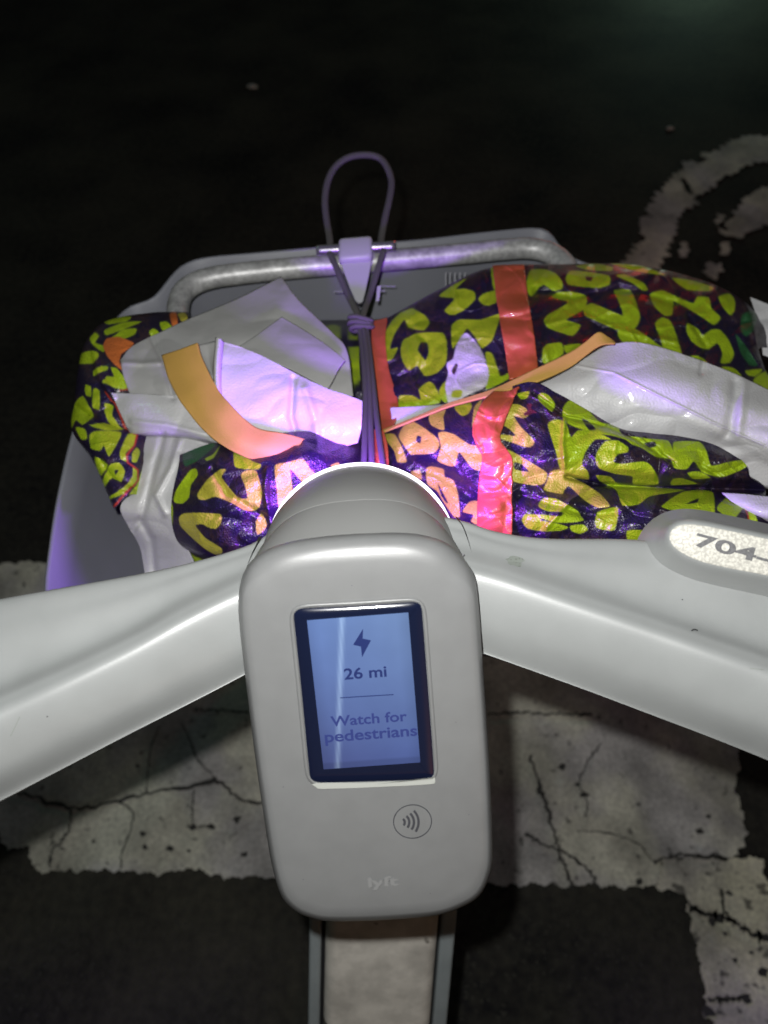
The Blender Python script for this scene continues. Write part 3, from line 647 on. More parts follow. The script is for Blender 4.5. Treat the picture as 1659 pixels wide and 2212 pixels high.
# contactless mark
def arc(cx, cy, rx, ry, a0, a1, w_, n=40, off=0.0007, rot=R(-4.6)):
    V = []; f = []
    for i in range(n + 1):
        a = R(a0 + (a1 - a0) * i / n)
        for k in (-w_ / 2, w_ / 2):
            x = (rx + k) * math.cos(a); y = (ry + k) * math.sin(a)
            V.append(onf(cx + x * math.cos(rot) - y * math.sin(rot), cy + x * math.sin(rot) + y * math.cos(rot), off))
    for i in range(n): f.append((2 * i, 2 * i + 1, 2 * i + 3, 2 * i + 2))
    return V, f
ccx, ccy = H1(853, 1690)
Vn, fn = arc(ccx, ccy, 41, 36, 0, 360, 2.2, 90)
for (rr, hh) in ((11, 44), (21, 41), (31, 38), (41, 37)):
    a_, f_ = arc(ccx - 28, ccy + 2, rr, rr * 0.92, -hh, hh, 5.2, 24); b_ = len(Vn); Vn += a_; fn += [tuple(b_ + i for i in q) for q in f_]
mesh('contactless_icon', Vn, fn, M_print, head, smooth=False)
put_text('raised_logo', 'lyft', *H4(810, 850), 33, M_logo, off=0.0008, width_px=66, bold=0.035)

# handlebar arms: closed lofts, rails run outward from the head
def arm(rails, n=120, nv=96):
    G = np.stack([cr1(r, n) for r in rails])
    E_ = G[4].copy(); G[4, :, :2] = E_[:, :2] + 0.5 * (G[3, :, :2] - E_[:, :2]); G[3, :, :2] = G[3, :, :2] + 0.25 * (G[2, :, :2] - G[3, :, :2])
    wd = (np.linalg.norm(G[6, :, :2] - G[1, :, :2], axis=1) / 235.0)
    for k, q in ((0, .0205), (1, .0140), (2, .0095), (3, .0030), (5, .0030), (6, .0100), (7, .0115)): G[k, :, 2] = E_[:, 2] + q * wd
    G = crk(G, nv, True)
    P = FN(G[..., 0].ravel(), G[..., 1].ravel(), G[..., 2].ravel())
    V = list(map(Vector, P)); f = grid_faces(nv, n, True)
    for e in (0, n - 1):
        ids = [i * n + e for i in range(nv)]; V.append(sum((V[i] for i in ids), Vector()) / nv); ci = len(V) - 1
        for k in range(nv): f.append((ids[k], ids[(k + 1) % nv], ci))
    o = mesh('handlebar_arm', V, f, M_arm, bike)
    bm = bmesh.new(); bm.from_mesh(o.data); bmesh.ops.recalc_face_normals(bm, faces=bm.faces); bm.to_mesh(o.data); bm.free()
    return o
armR = arm([
 [(960,1118,0.3740),(1005,1128,0.3720),(1075,1150,0.3680),(1180,1164,0.3640),(1350,1166,0.3590),(1500,1180,0.3520),(1700,1215,0.3440),(2000,1290,0.3320)],
 [(960,1140,0.3650),(1010,1150,0.3620),(1080,1172,0.3590),(1200,1195,0.3560),(1400,1215,0.3510),(1560,1245,0.3450),(1700,1280,0.3390),(2000,1370,0.3270)],
 [(960,1175,0.3565),(1015,1185,0.3545),(1090,1205,0.3545),(1220,1245,0.3535),(1400,1300,0.3485),(1550,1350,0.3415),(1700,1400,0.3345),(2000,1510,0.3205)],
 [(960,1220,0.3470),(1020,1228,0.3460),(1100,1250,0.3450),(1230,1295,0.3420),(1400,1352,0.3370),(1550,1403,0.3300),(1700,1458,0.3230),(2000,1580,0.3090)],
 [(960,1265,0.3400),(1025,1275,0.3390),(1110,1300,0.3370),(1240,1345,0.3330),(1400,1402,0.3270),(1550,1458,0.3200),(1700,1515,0.3130),(2000,1640,0.2980)],
 [(960,1325,0.3420),(1030,1340,0.3410),(1120,1370,0.3390),(1250,1415,0.3350),(1400,1470,0.3290),(1550,1528,0.3220),(1700,1586,0.3150),(2000,1712,0.3000)],
 [(960,1378,0.3520),(1035,1400,0.3500),(1130,1434,0.3470),(1260,1480,0.3430),(1400,1532,0.3370),(1550,1590,0.3300),(1700,1650,0.3230),(2000,1775,0.3080)],
 [(960,1383,0.3535),(1035,1408,0.3515),(1130,1441,0.3485),(1260,1488,0.3445),(1400,1541,0.3385),(1550,1598,0.3315),(1700,1659,0.3245),(2000,1785,0.3095)],
 [(960,1372,0.3660),(1035,1398,0.3640),(1130,1432,0.3610),(1260,1478,0.3570),(1400,1530,0.3510),(1550,1588,0.3440),(1700,1648,0.3370),(2000,1775,0.3220)],
 [(960,1290,0.3850),(1030,1310,0.3850),(1120,1345,0.3830),(1250,1392,0.3780),(1400,1440,0.3720),(1550,1490,0.3650),(1700,1545,0.3580),(2000,1670,0.3430)],
 [(960,1180,0.3860),(1030,1195,0.3860),(1120,1215,0.3840),(1250,1240,0.3800),(1400,1265,0.3750),(1550,1295,0.3680),(1700,1340,0.3610),(2000,1430,0.3460)]])
armL = arm([
 [(600,1138,0.3740),(555,1170,0.3710),(500,1192,0.3680),(420,1215,0.3640),(330,1235,0.3600),(170,1264,0.3520),(0,1294,0.3440),(-300,1350,0.3280)],
 [(600,1160,0.3650),(550,1190,0.3620),(490,1212,0.3590),(410,1240,0.3550),(310,1275,0.3500),(150,1320,0.3430),(-20,1362,0.3350),(-300,1440,0.3200)],
 [(600,1195,0.3565),(545,1222,0.3545),(480,1250,0.3535),(390,1290,0.3505),(290,1345,0.3455),(140,1410,0.3385),(-30,1478,0.3305),(-300,1585,0.3155)],
 [(600,1235,0.3470),(542,1262,0.3460),(470,1294,0.3440),(380,1340,0.3400),(280,1395,0.3350),(130,1468,0.3280),(-40,1545,0.3200),(-300,1665,0.3050)],
 [(600,1285,0.3400),(540,1315,0.3390),(465,1352,0.3360),(370,1402,0.3310),(270,1456,0.3260),(130,1526,0.3190),(-40,1607,0.3110),(-300,1732,0.2960)],
 [(600,1355,0.3420),(540,1388,0.3400),(465,1425,0.3370),(370,1474,0.3330),(270,1526,0.3270),(130,1595,0.3200),(-40,1680,0.3120),(-300,1810,0.2980)],
 [(600,1412,0.3520),(535,1446,0.3500),(465,1482,0.3470),(370,1530,0.3430),(270,1580,0.3370),(130,1652,0.3300),(-40,1738,0.3220),(-300,1870,0.3080)],
 [(600,1420,0.3535),(533,1455,0.3515),(463,1492,0.3485),(370,1540,0.3445),(270,1591,0.3385),(130,1664,0.3315),(-40,1752,0.3235),(-300,1885,0.3095)],
 [(600,1410,0.3660),(533,1445,0.3640),(463,1482,0.3610),(370,1530,0.3570),(270,1580,0.3510),(130,1653,0.3440),(-40,1740,0.3360),(-300,1872,0.3220)],
 [(600,1320,0.3850),(540,1355,0.3850),(465,1392,0.3830),(370,1440,0.3780),(270,1485,0.3720),(130,1550,0.3650),(-40,1625,0.3570),(-300,1750,0.3430)],
 [(600,1200,0.3860),(545,1230,0.3860),(480,1260,0.3840),(390,1290,0.3800),(290,1315,0.3750),(140,1360,0.3680),(-30,1400,0.3600),(-300,1480,0.3460)]])
# dark gap between head and arm
surf('joint_gap', [[(982,1115,.352),(1000,1140,.350),(1022,1205,.347),(1040,1290,.345),(1047,1410,.350)], [(990,1118,.366),(1008,1142,.362),(1029,1205,.358),(1045,1290,.354),(1051,1413,.358)]], 30, 4, M_black, head)
surf('joint_gap', [[(566,1158,.352),(548,1190,.350),(532,1228,.348),(526,1250,.346)], [(558,1160,.366),(542,1192,.362),(528,1230,.358),(522,1252,.356)]], 20, 4, M_black, head)
# number pod and sticker on the right arm
pod = [(1445,1166),(1447,1150),(1456,1139),(1475,1133),(1515,1135),(1590,1150),(1659,1165),(1780,1195),(1860,1220),(1885,1240),(1885,1262),(1865,1275),(1830,1275),(1740,1262),(1659,1243),(1580,1228),(1515,1213),(1480,1198),(1458,1184)]
PD = resample_closed(pod, 120)
def dep(x, d0): return d0 - (x - 1445) * 0.00004
NP = 120
def pring(k, d0, sh=(0, 0)):
    Q = expand(PD, k) if k else PD
    return [F(x + sh[0], y + sh[1], dep(x, d0)) for x, y in Q]
podm = rings_mesh('number_pod', [pring(0, 0.3335), pring(3, 0.3337), pring(8, 0.3346), pring(14, 0.3368, (0, 2)), pring(22, 0.3405, (-2, 8)), pring(34, 0.3450, (-4, 16)), pring(50, 0.350, (-8, 26)), pring(70, 0.358, (-10, 36))], M_arm, armR, cap0=True)
plate = rings_mesh('number_sticker', [pring(0.5, 0.3336), pring(0.2, 0.3331), pring(-2, 0.3330)], M_sticker, bike, cap1=True)
plate['label'] = 'pale reflective pill shaped number sticker'
pex = (F(1659, 1204, dep(1659, .333)) - F(1460, 1152, dep(1460, .333))).normalized(); pn = (F(1500, 1150, .3213) - CAM).normalized()
pey = (F(1500, 1130, dep(1500, .333)) - F(1500, 1190, dep(1500, .333))); pey = (pey - pex * pey.dot(pex)).normalized()
put_text('sticker_number', '704-', 1579, 1187, 30, M_digit, org=F(1582, 1186, dep(1582, 0.3324)), width_px=155, bold=0.03, ex=pex, ey=pey, parent=plate)
# paint chip on the right arm, smudge
def blob(name, u, v, ru, rv, d, m, par, n=14, sd=1, rot=0):
    r = np.random.default_rng(sd); V = [F(u, v, d - 0.0004)]; 
    for k in range(n):
        a = 2 * math.pi * k / n; q = 0.7 + 0.5 * r.random(); x = ru * q * math.cos(a); y = rv * q * math.sin(a)
        V.append(F(u + x * math.cos(rot) - y * math.sin(rot), v + x * math.sin(rot) + y * math.cos(rot), d))
    return mesh(name, V, [(0, 1 + k, 1 + (k + 1) % n) for k in range(n)], m, par)

bpy.context.view_layer.update()
def decal(name, obj, polys, m, seed=0):
    V = []; fs = []
    for p in polys:
        i0 = len(V)
        for (u, v) in p:
            dr = (F(u, v, 1.0) - CAM).normalized(); ok, loc, nn, ix = obj.ray_cast(CAM, dr)
            V.append((loc if ok else F(u, v, .34)) - dr * 0.0003)
        fs.append(tuple(range(i0, len(V))))
    o = mesh(name, V, fs, m, obj, smooth=False); return o
def ring_pts(u, v, ru, rv, n=12, sd=1, rot=0):
    r = np.random.default_rng(sd); out = []
    for k in range(n):
        a = 2 * math.pi * k / n; q = 0.7 + 0.5 * r.random(); x = ru * q * math.cos(a); y = rv * q * math.sin(a)
        out.append((u + x * math.cos(rot) - y * math.sin(rot), v + x * math.sin(rot) + y * math.cos(rot)))
    return out
M_scuff = mat('scuff', (0.15, 0.165, 0.15), 0.5, speck=(900, 0.6, (0.09, 0.10, 0.085)))
decal('scuff', armR, [ring_pts(1112, 1212, 20, 12, 16, 3, 0.2)], M_scuff)
decal('paint_chip', armR, [[(1493, 1362), (1497, 1358.5), (1503, 1358.5), (1508, 1361), (1507, 1363.5), (1503, 1361.5), (1498, 1361.5), (1494, 1364)]], M_black)
decal('paint_chip', armR, [ring_pts(1474, 1295, 1.6, 1.4)], M_black)
decal('paint_chip', armL, [ring_pts(102, 1548, 1.8, 1.5, sd=4)], M_black)
decal('scratch', armL, [[(22, 1590), (24, 1590), (44, 1548), (42, 1548)]], M_scuff)
decal('scratch', armR, [[(1620, 1443), (1650, 1446), (1650, 1447.5), (1620, 1444.5)]], M_scuff)
for k, (u, v, q) in enumerate(((706, 1200, 1.6), (1000, 1198, 3.2), (640, 1330, 1.2), (985, 1560, 1.1), (612, 1700, 1.2), (760, 1265, 1.0), (1013, 1760, 1.1), (655, 1900, 1.2), (930, 1930, 1.0))):
    decal('dirt_speck', head, [ring_pts(u, v, q, q * 0.8, sd=30 + k)], M_print)
# frame tube below the head
fp = []
f0, f1, f2, f3 = F(826, 1900, 0.575), F(824, 2030, 0.595), F(815, 2200, 0.622), F(806, 2560, 0.70)
FD = (f2 - f1).normalized(); FXr = (RV * math.cos(R(2.0)) + UV_ * math.sin(R(2.0))); FXr = (FXr - FD * FXr.dot(FD)).normalized(); FNn = FD.cross(FXr).normalized()
if FNn.dot(AV) > 0: FNn = -FNn
def prof(hw, hh, r_, n=8):
    P = []
    for cx, cy, a0 in ((hw - r_, hh - r_, 0), (-hw + r_, hh - r_, 90), (-hw + r_, -hh + r_, 180), (hw - r_, -hh + r_, 270)):
        for k in range(n + 1): a = R(a0 + 90 * k / n); P.append((cx + r_ * math.cos(a), cy + r_ * math.sin(a)))
    return P
def sweep(name, pts, hw, hh, r_, m, parent, offx=0.0, offn=0.0):
    rg = []
    for p, k in pts: rg.append([p + FXr * (offx * k + x * k) + FNn * (offn + y) for x, y in prof(hw, hh, r_)])
    return rings_mesh(name, rg, m, parent, cap0=True, cap1=True)
path = [(f1 + FD * t, 1.0 - 0.0 * t) for t in (-0.20, -0.12, -0.04, 0.04, 0.12, 0.2, 0.32, 0.42)]
sweep('frame_tube', path, 0.0445, 0.030, 0.010, M_frame, bike, offn=-0.030)
spath = [(f1 + FD * t, 1.0) for t in (-0.16, -0.04, 0.10, 0.25, 0.42)]
sweep('frame_side_strip', spath, 0.0050, 0.022, 0.003, M_strip, bike, offx=-0.0523, offn=-0.028)
sweep('frame_side_strip', spath, 0.0062, 0.022, 0.003, M_strip, bike, offx=0.0530, offn=-0.030)
sweep('frame_groove', spath, 0.0495, 0.018, 0.003, M_black, bike, offn=-0.036)
# steering column, fork, front wheel (under the basket)
hc = F(785, 1330, 0.40)
col0 = Vector((-0.015, hc.y + 0.00, hc.z - 0.02)); col1 = Vector((-0.01, 0.27, 0.76)); 
tube('steering_column', [col0, (col0 + col1) / 2, col1], 0.022, M_frame, bike, n=12)
hub_c = Vector((-0.045, 0.50, 0.33))
for s in (-1, 1):
    tube('fork_blade', [col1 + Vector((s * 0.01, 0.005, -0.03)), Vector((s * 0.05 - 0.02, 0.36, 0.62)), hub_c + Vector((s * 0.055, 0, 0))], 0.012, M_frame, bike, n=20)
wh = []
def circ(rad, n=64): return [hub_c + Vector((math.sin(R(5)) * -1 * rad * math.cos(2 * math.pi * k / n) * 1.0, rad * math.cos(2 * math.pi * k / n), rad * math.sin(2 * math.pi * k / n))) for k in range(n)]
wheel = tube('front_wheel', circ(0.31), 0.022, M_rubber, bike, closed=True, n=72)
tube('rim', circ(0.285), 0.010, M_steel, wheel, closed=True, n=72)
tube('hub', [hub_c - Vector((0.045, 0, 0)), hub_c + Vector((0.045, 0, 0))], 0.03, M_black, wheel, n=4)
sv = []; sf = []
for k in range(20):
    a = 2 * math.pi * k / 20; e = hub_c + Vector((-math.sin(R(5)) * 0.285 * math.cos(a), 0.285 * math.cos(a), 0.285 * math.sin(a))); b_ = hub_c + Vector(((-1) ** k * 0.03, 0, 0)); t = (e - b_).normalized(); u1 = t.orthogonal().normalized() * 0.0012; u2 = t.cross(u1)
    i0 = len(sv); sv += [b_ + u1, b_ + u2, b_ - u1, b_ - u2, e + u1, e + u2, e - u1, e - u2]
    for j in range(4): sf.append((i0 + j, i0 + (j + 1) % 4, i0 + 4 + (j + 1) % 4, i0 + 4 + j))
mesh('spokes', sv, sf, M_steel, wheel, smooth=False)

# ------------------------------------------------------------------ basket
rim = [(112,1300,.957),(105,1262,.957),(113,1190,.958),(130,1080,.960),(163,935,.962),(205,800,.962),(245,705,.962),(283,664,.963),(335,643,.966),(378,592,.975),(405,570,.978),(450,557,.979),(560,547,.980),(700,535,.980),(900,520,.980),(1050,503,.980),(1150,494,.980),(1185,504,.978),(1212,540,.972),(1245,563,.966),(1310,585,.963),(1420,640,.962),(1500,745,.962),(1555,900,.960),(1590,1080,.958),(1604,1200,.956),(1606,1270,.955),(1590,1305,.955),(1450,1318,.955),(1160,1322,.955),(860,1324,.955),(540,1322,.955),(250,1318,.955),(150,1313,.956)]
rp = [onz(u, v, z) for u, v, z in rim]
RP = [Vector(p) for p in cr1x(rp, 220, True)]
cen = sum(RP, Vector()) / len(RP)
def bring(k, z, out=0.0):
    r_ = []
    for p in RP:
        d = Vector((cen.x - p.x, cen.y - p.y, 0)); dn = d.normalized()
        q = p + dn * k; r_.append(Vector((q.x, q.y, z(p) if callable(z) else z)))
    return r_
bask = rings_mesh('basket', [bring(-0.004, lambda p: p.z - 0.006), bring(-0.0035, lambda p: p.z - 0.001), bring(-0.0015, lambda p: p.z), bring(0.0005, lambda p: p.z - 0.001), bring(0.004, lambda p: p.z - 0.03), bring(0.016, 0.90), bring(0.030, 0.84), bring(0.045, 0.83), bring(0.13, 0.828)], M_basket, bike, cap1=True)
rings_mesh('basket_shell', [bring(-0.0042, lambda p: p.z - 0.006), bring(-0.002, lambda p: p.z - 0.03), bring(0.010, 0.90), bring(0.025, 0.835), bring(0.045, 0.822), bring(0.13, 0.82)], M_basket, bask, cap1=True)
tp = [(398,735,.610),(386,690,.632),(386,655,.645),(402,625,.654),(445,603,.661),(520,591,.666),(650,578,.671),(850,561,.675),(1000,548,.678),(1100,538,.680),(1150,537,.680),(1195,550,.674),(1225,578,.664),(1235,620,.650)]
tube('rim_tube', [F(*p) for p in tp], 0.0093, M_tube, bask, seg=24, n=90)
# moulded marks on the inside of the front wall
Q7 = Cv(811, 553, .26666)
mv = []; mf = []
def quad(p, d):
    i0 = len(mv); mv.extend(F(x, y, d) for x, y in p); mf.append((i0, i0 + 1, i0 + 2, i0 + 3))
for x in (565, 600, 640, 680, 720): quad([Q7(x, 135), Q7(x + 12, 133), Q7(x + 12, 235 - (x - 565) * .3), Q7(x, 240 - (x - 565) * .3)], .668)
for x in range(40, 160, 14): quad([Q7(x, 240), Q7(x + 8, 239), Q7(x + 8, 252), Q7(x, 253)], .664)
for x in range(30, 80, 13): quad([Q7(x, 275), Q7(x + 8, 274), Q7(x + 8, 292), Q7(x, 293)], .664)
for k in range(6): quad([(722 + k * 5, 628), (725 + k * 5, 628), (725 + k * 5, 632), (722 + k * 5, 632)], .664)
for nm, i0, i1 in (('vent_slots', 0, 5), ('moulded_line', 5, 14), ('moulded_line', 14, 18), ('moulded_line', 18, 24)):
    mesh(nm, mv[i0 * 4:i1 * 4], [(4 * k, 4 * k + 1, 4 * k + 2, 4 * k + 3) for k in range(i1 - i0)], M_mark, bask, smooth=False)
tri = [(430,672),(452,648),(472,664),(452,640),(424,668)]

# cord, clip and pin
Z1 = Cv(627, 295, .2)
loop = [(430,1230),(425,1100),(392,900),(374,700),(400,500),(480,335),(620,230),(800,198),(950,225),(1040,320),(1092,480),(1075,650),(1030,850),(985,1080),(980,1200)]
ld = [.664,.672,.682,.690,.697,.702,.706,.707,.706,.702,.697,.690,.682,.672,.664]
cord = tube('elastic_cord', [F(*Z1(*p), d) for p, d in zip(loop, ld)], 0.0031, M_cord, bike, seg=12, n=120)
tube('cord_strand', [F(*Z1(*p), d) for p, d in (((430,1270),.648),((500,1420),.640),((610,1680),.630),((720,1900),.615),((760,2010),.606))], 0.0027, M_cord, cord, n=40)
tube('cord_strand', [F(*Z1(*p), d) for p, d in (((1005,1240),.648),((950,1420),.640),((870,1680),.630),((800,1880),.615),((765,2010),.606))], 0.0027, M_cord, cord, n=40)
def strand(pts, r_): tube('cord_strand', [F(*p) for p in pts], r_, M_cord, cord, n=60)
strand([(775,697,.603),(781,740,.585),(788,820,.545),(789,900,.510),(786,1000,.470),(780,1080,.440)], 0.0020)
strand([(783,697,.600),(790,740,.582),(797,820,.543),(800,900,.508),(803,1000,.468),(808,1080,.440)], 0.0020)
strand([(789,697,.603),(796,740,.585),(805,820,.545),(813,900,.510),(827,1000,.470),(840,1070,.440)], 0.0020)
for k, (u, v) in enumerate(((779, 690), (778, 699), (781, 708))):
    c = F(u, v, .600); a1 = (RV + UV_ * (0.12 * (k - 1))).normalized()
    tube('cord_knot', [c + a1 * (0.0085 * math.cos(t)) + AV * (0.006 * math.sin(t)) + UV_ * 0.0006 * math.sin(2 * t) for t in np.linspace(0, 2 * math.pi, 16, endpoint=False)], 0.0021, M_cord, cord, closed=True, n=40)
pinc = tube('pin', [F(*Z1(285, 1232), .652), F(*Z1(700, 1208), .650), F(*Z1(1130, 1183), .652)], 0.0044, M_steel, bike, seg=20, n=20)
cc = F(768, 542, .649); cx_ = (F(805, 535, .647) - F(731, 541, .647)) * 0.5; cyy = (F(768, 518, .652) - F(768, 568, .644)) * 0.5; cn = cx_.cross(cyy).normalized() * 0.0055
clip = box('cord_clip', cc, cx_, cyy, cn, M_clip, bike, bev=0.004)
def ext(name, pts, d0, th, m, par):
    A = [F(x, y, d) for x, y, d in pts]; n = len(A); B = [p + AV * th for p in A]
    f = [tuple(range(n)), tuple(range(n, 2 * n))[::-1]] + [(i, n + i, n + (i + 1) % n, (i + 1) % n) for i in range(n)]
    return mesh(name, A + B, f, m, par, smooth=False)
ext('clip_tongue', [(736,566,.646),(803,561,.646),(798,590,.644),(789,630,.640),(783,652,.638),(775,655,.638),(768,650,.638),(755,620,.641)], 0, 0.004, M_clip, clip)
ext('clip_tab', [(815,618,.650),(823,617,.650),(819,650,.648),(812,652,.648)], 0, 0.003, M_clip, clip)

# ------------------------------------------------------------------ the shopping bag
bag = empty('shopping_bag', Vector((0.02, 0.42, 0.79)))
bag_ref[0] = bag
def fold(cv, amp, wdt, *p): FOLDS[0].append((amp, wdt, [cv(*q) for q in zip(p[::2], p[1::2])]))
fold(C2, -0.0010, 2.5, 900,490, 1060,520, 1300,640, 1480,730, 1640,800); fold(C2, 0.0028, 11, 1530,560, 1530,620, 1505,760); fold(C2, -0.0015, 9, 1570,560, 1560,640, 1545,760)
fold(C1, 0.0040, 7, 1240,520, 1230,680, 1262,790); fold(C1, -0.0025, 9, 1290,560, 1330,680, 1340,800); fold(C1, 0.0035, 8, 690,760, 650,900, 600,1100, 560,1160); fold(C1, -0.003, 7, 760,780, 720,900, 660,1010, 700,1090)
fold(C1, -0.0025, 7, 560,700, 700,715, 900,760); fold(C1, 0.0022, 6, 640,345, 700,470, 730,600); fold(C1, -0.002, 6, 520,450, 600,455, 680,450); fold(C1, 0.003, 8, 600,1130, 640,1200, 650,1330)
fold(C2, 0.0085, 5, 880,925, 1000,955, 1200,966, 1659,977); fold(C2, 0.0040, 4, 750,600, 870,690, 1000,720, 1150,780, 1290,870); fold(C2, -0.0040, 5, 868,700, 862,800, 870,890); fold(C2, 0.0055, 16, 290,870, 420,930, 520,1010)
fold(C2, 0.0050, 9, 690,1000, 850,1040, 960,1075, 1060,1060); fold(C2, -0.0035, 6, 1000,960, 900,1010, 800,1120); fold(C2, 0.003, 5, 1180,780, 1240,830, 1230,940); fold(C2, 0.003, 5, 1400,880, 1480,930)
fold(C2, 0.004, 8, 760,200, 900,230, 1080,190, 1300,250); fold(C2, -0.003, 6, 800,330, 950,300, 1100,360, 1300,400); fold(C2, 0.003, 6, 260,330, 330,400, 300,560); fold(C2, 0.003, 6, 1350,300, 1420,420, 1400,520)
fold(C1, 0.004, 7, 330,640, 420,700, 540,740); fold(C1, -0.003, 6, 400,400, 420,500, 480,600); fold(C1, 0.003, 6, 430,860, 480,940, 560,980); fold(C1, 0.004, 8, 900,900, 960,1010, 1100,1090); fold(C1, -0.003, 7, 1130,900, 1120,1000, 1150,1150)
tag(bag, 'crumpled black tote with lime lettering and white lining strapped down in the front basket', 'bag')
W = 0.0115
surf('back_panel', [
 [(60,420,.66),(150,420,.66),(400,240,.67),(600,170,.68),(900,150,.69),(1150,160,.69),(1400,220,.68),(1560,300,.67),(1640,400,.66),(1900,520,.64)],
 [(70,350,.625),(170,312,.622),(390,196,.628),(590,112,.637),(900,100,.640),(1150,102,.636),(1400,160,.625),(1545,226,.612),(1612,300,.600),(1640,420,.585)],
 [(70,480,.590),(180,450,.585),(400,340,.592),(620,250,.598),(900,230,.600),(1150,235,.596),(1400,290,.588),(1530,350,.580),(1610,420,.572),(1660,540,.560)],
 [(80,600,.565),(200,560,.562),(420,470,.566),(650,390,.570),(900,350,.572),(1150,370,.570),(1400,430,.564),(1530,490,.558),(1640,550,.550),(1760,640,.540)],
 [(90,700,.545),(220,660,.543),(440,600,.545),(660,530,.546),(900,490,.548),(1150,500,.546),(1400,560,.540),(1530,600,.535),(1660,660,.528),(1900,730,.520)],
 [(100,820,.545),(240,780,.543),(460,740,.540),(680,680,.540),(900,640,.540),(1150,640,.540),(1400,680,.535),(1530,720,.530),(1700,780,.525),(1900,860,.520)]],
 420, 200, M_bag, bag, conv=C2, wr=W, colf=print_col, th=0.0012)
fp_ = surf('front_panel', [
 [(160,748,0.5200),(300,690,0.5170),(410,652,0.5150),(600,595,0.5080),(740,556,0.4920),(840,600,0.4870),(940,655,0.4840),(1080,735,0.4820),(1200,755,0.4800),(1320,768,0.4790),(1450,800,0.4780),(1560,862,0.4760)],
 [(165,800,0.5050),(300,770,0.4970),(430,740,0.4900),(600,700,0.4830),(760,680,0.4740),(880,710,0.4710),(980,750,0.4690),(1100,785,0.4660),(1230,805,0.4660),(1350,825,0.4670),(1470,850,0.4700),(1578,885,0.4760)],
 [(180,880,.495),(320,870,.482),(450,860,.474),(620,850,.466),(780,850,.461),(900,860,.459),(1000,880,.458),(1120,890,.458),(1250,905,.460),(1370,915,.464),(1480,925,.470),(1590,925,.480)],
 [(220,960,0.4920),(350,955,0.4780),(480,950,0.4680),(640,945,0.4620),(800,950,0.4680),(920,955,0.4700),(1030,958,0.4740),(1140,962,0.4760),(1260,966,0.4790),(1380,968,0.4830),(1500,970,0.4880),(1650,972,0.4940)],
 [(280,1040,.490),(400,1040,.474),(520,1035,.464),(660,1030,.458),(810,1030,.455),(930,1035,.454),(1040,1040,.453),(1150,1040,.453),(1270,1040,.454),(1390,1040,.456),(1520,1050,.460),(1640,1060,.466)],
 [(340,1140,.486),(450,1140,.472),(560,1140,.462),(680,1140,.457),(820,1140,.454),(940,1140,.453),(1050,1140,.452),(1160,1140,.452),(1280,1140,.452),(1400,1140,.454),(1540,1150,.458),(1690,1160,.464)],
 [(420,1320,.500),(520,1320,.495),(620,1320,.49),(720,1320,.488),(840,1320,.486),(950,1320,.485),(1060,1320,.485),(1170,1320,.485),(1290,1320,.485),(1410,1320,.486),(1550,1320,.488),(1700,1320,.49)]],
 440, 230, M_bag, bag, conv=C2, wr=W * 0.75, colf=print_col, th=0.0012)
surf('front_panel', [
 [(760,840,.512),(900,790,.508),(1100,760,.504),(1300,740,.502),(1450,770,.503),(1560,770,.505),(1640,790,.510)],
 [(752,900,.495),(930,880,.478),(1100,870,.470),(1300,850,.468),(1450,870,.472),(1560,880,.480),(1640,890,.492)],
 [(728,1010,.488),(930,1020,.460),(1100,1020,.452),(1280,1000,.452),(1430,980,.460),(1550,980,.472),(1640,980,.484)],
 [(724,1110,.486),(900,1130,.462),(1080,1120,.455),(1260,1100,.456),(1420,1090,.464),(1550,1080,.475),(1640,1080,.486)],
 [(750,1205,.490),(880,1250,.474),(1060,1230,.468),(1240,1210,.468),(1410,1200,.475),(1550,1190,.482),(1640,1180,.490)],
 [(820,1262,.510),(900,1290,.505),(1060,1320,.500),(1240,1310,.498),(1410,1300,.5),(1550,1300,.5),(1640,1300,.505)]],
 300, 170, M_bag, bag, conv=C1, wr=W * 0.6, colf=print_col, th=0.0012)
surf('side_panel', [
 [(800,275,.64),(640,290,.64),(480,330,.63),(410,390,.62),(370,480,.61),(350,600,.60),(345,740,.585),(420,850,.565),(500,1050,.54)],
 [(795,243,.610),(640,246,.607),(455,280,.600),(372,360,.590),(340,465,.580),(324,600,.568),(314,735,.556),(398,858,.535),(488,1066,.512)],
 [(798,255,.595),(650,275,.590),(500,330,.582),(430,410,.572),(400,500,.562),(395,600,.550),(400,730,.538),(470,860,.522),(510,1040,.508)],
 [(800,268,.590),(690,330,.580),(580,400,.570),(520,470,.560),(510,540,.552),(490,620,.545),(520,740,.534),(560,870,.522),(545,1010,.512)],
 [(805,290,.595),(760,360,.590),(680,430,.580),(620,500,.570),(610,570,.562),(600,650,.556),(620,760,.546),(625,880,.536),(600,1010,.526)]],
 260, 130, M_bag, bag, conv=C1, wr=W * 0.5, colf=print_col, th=0.0012)
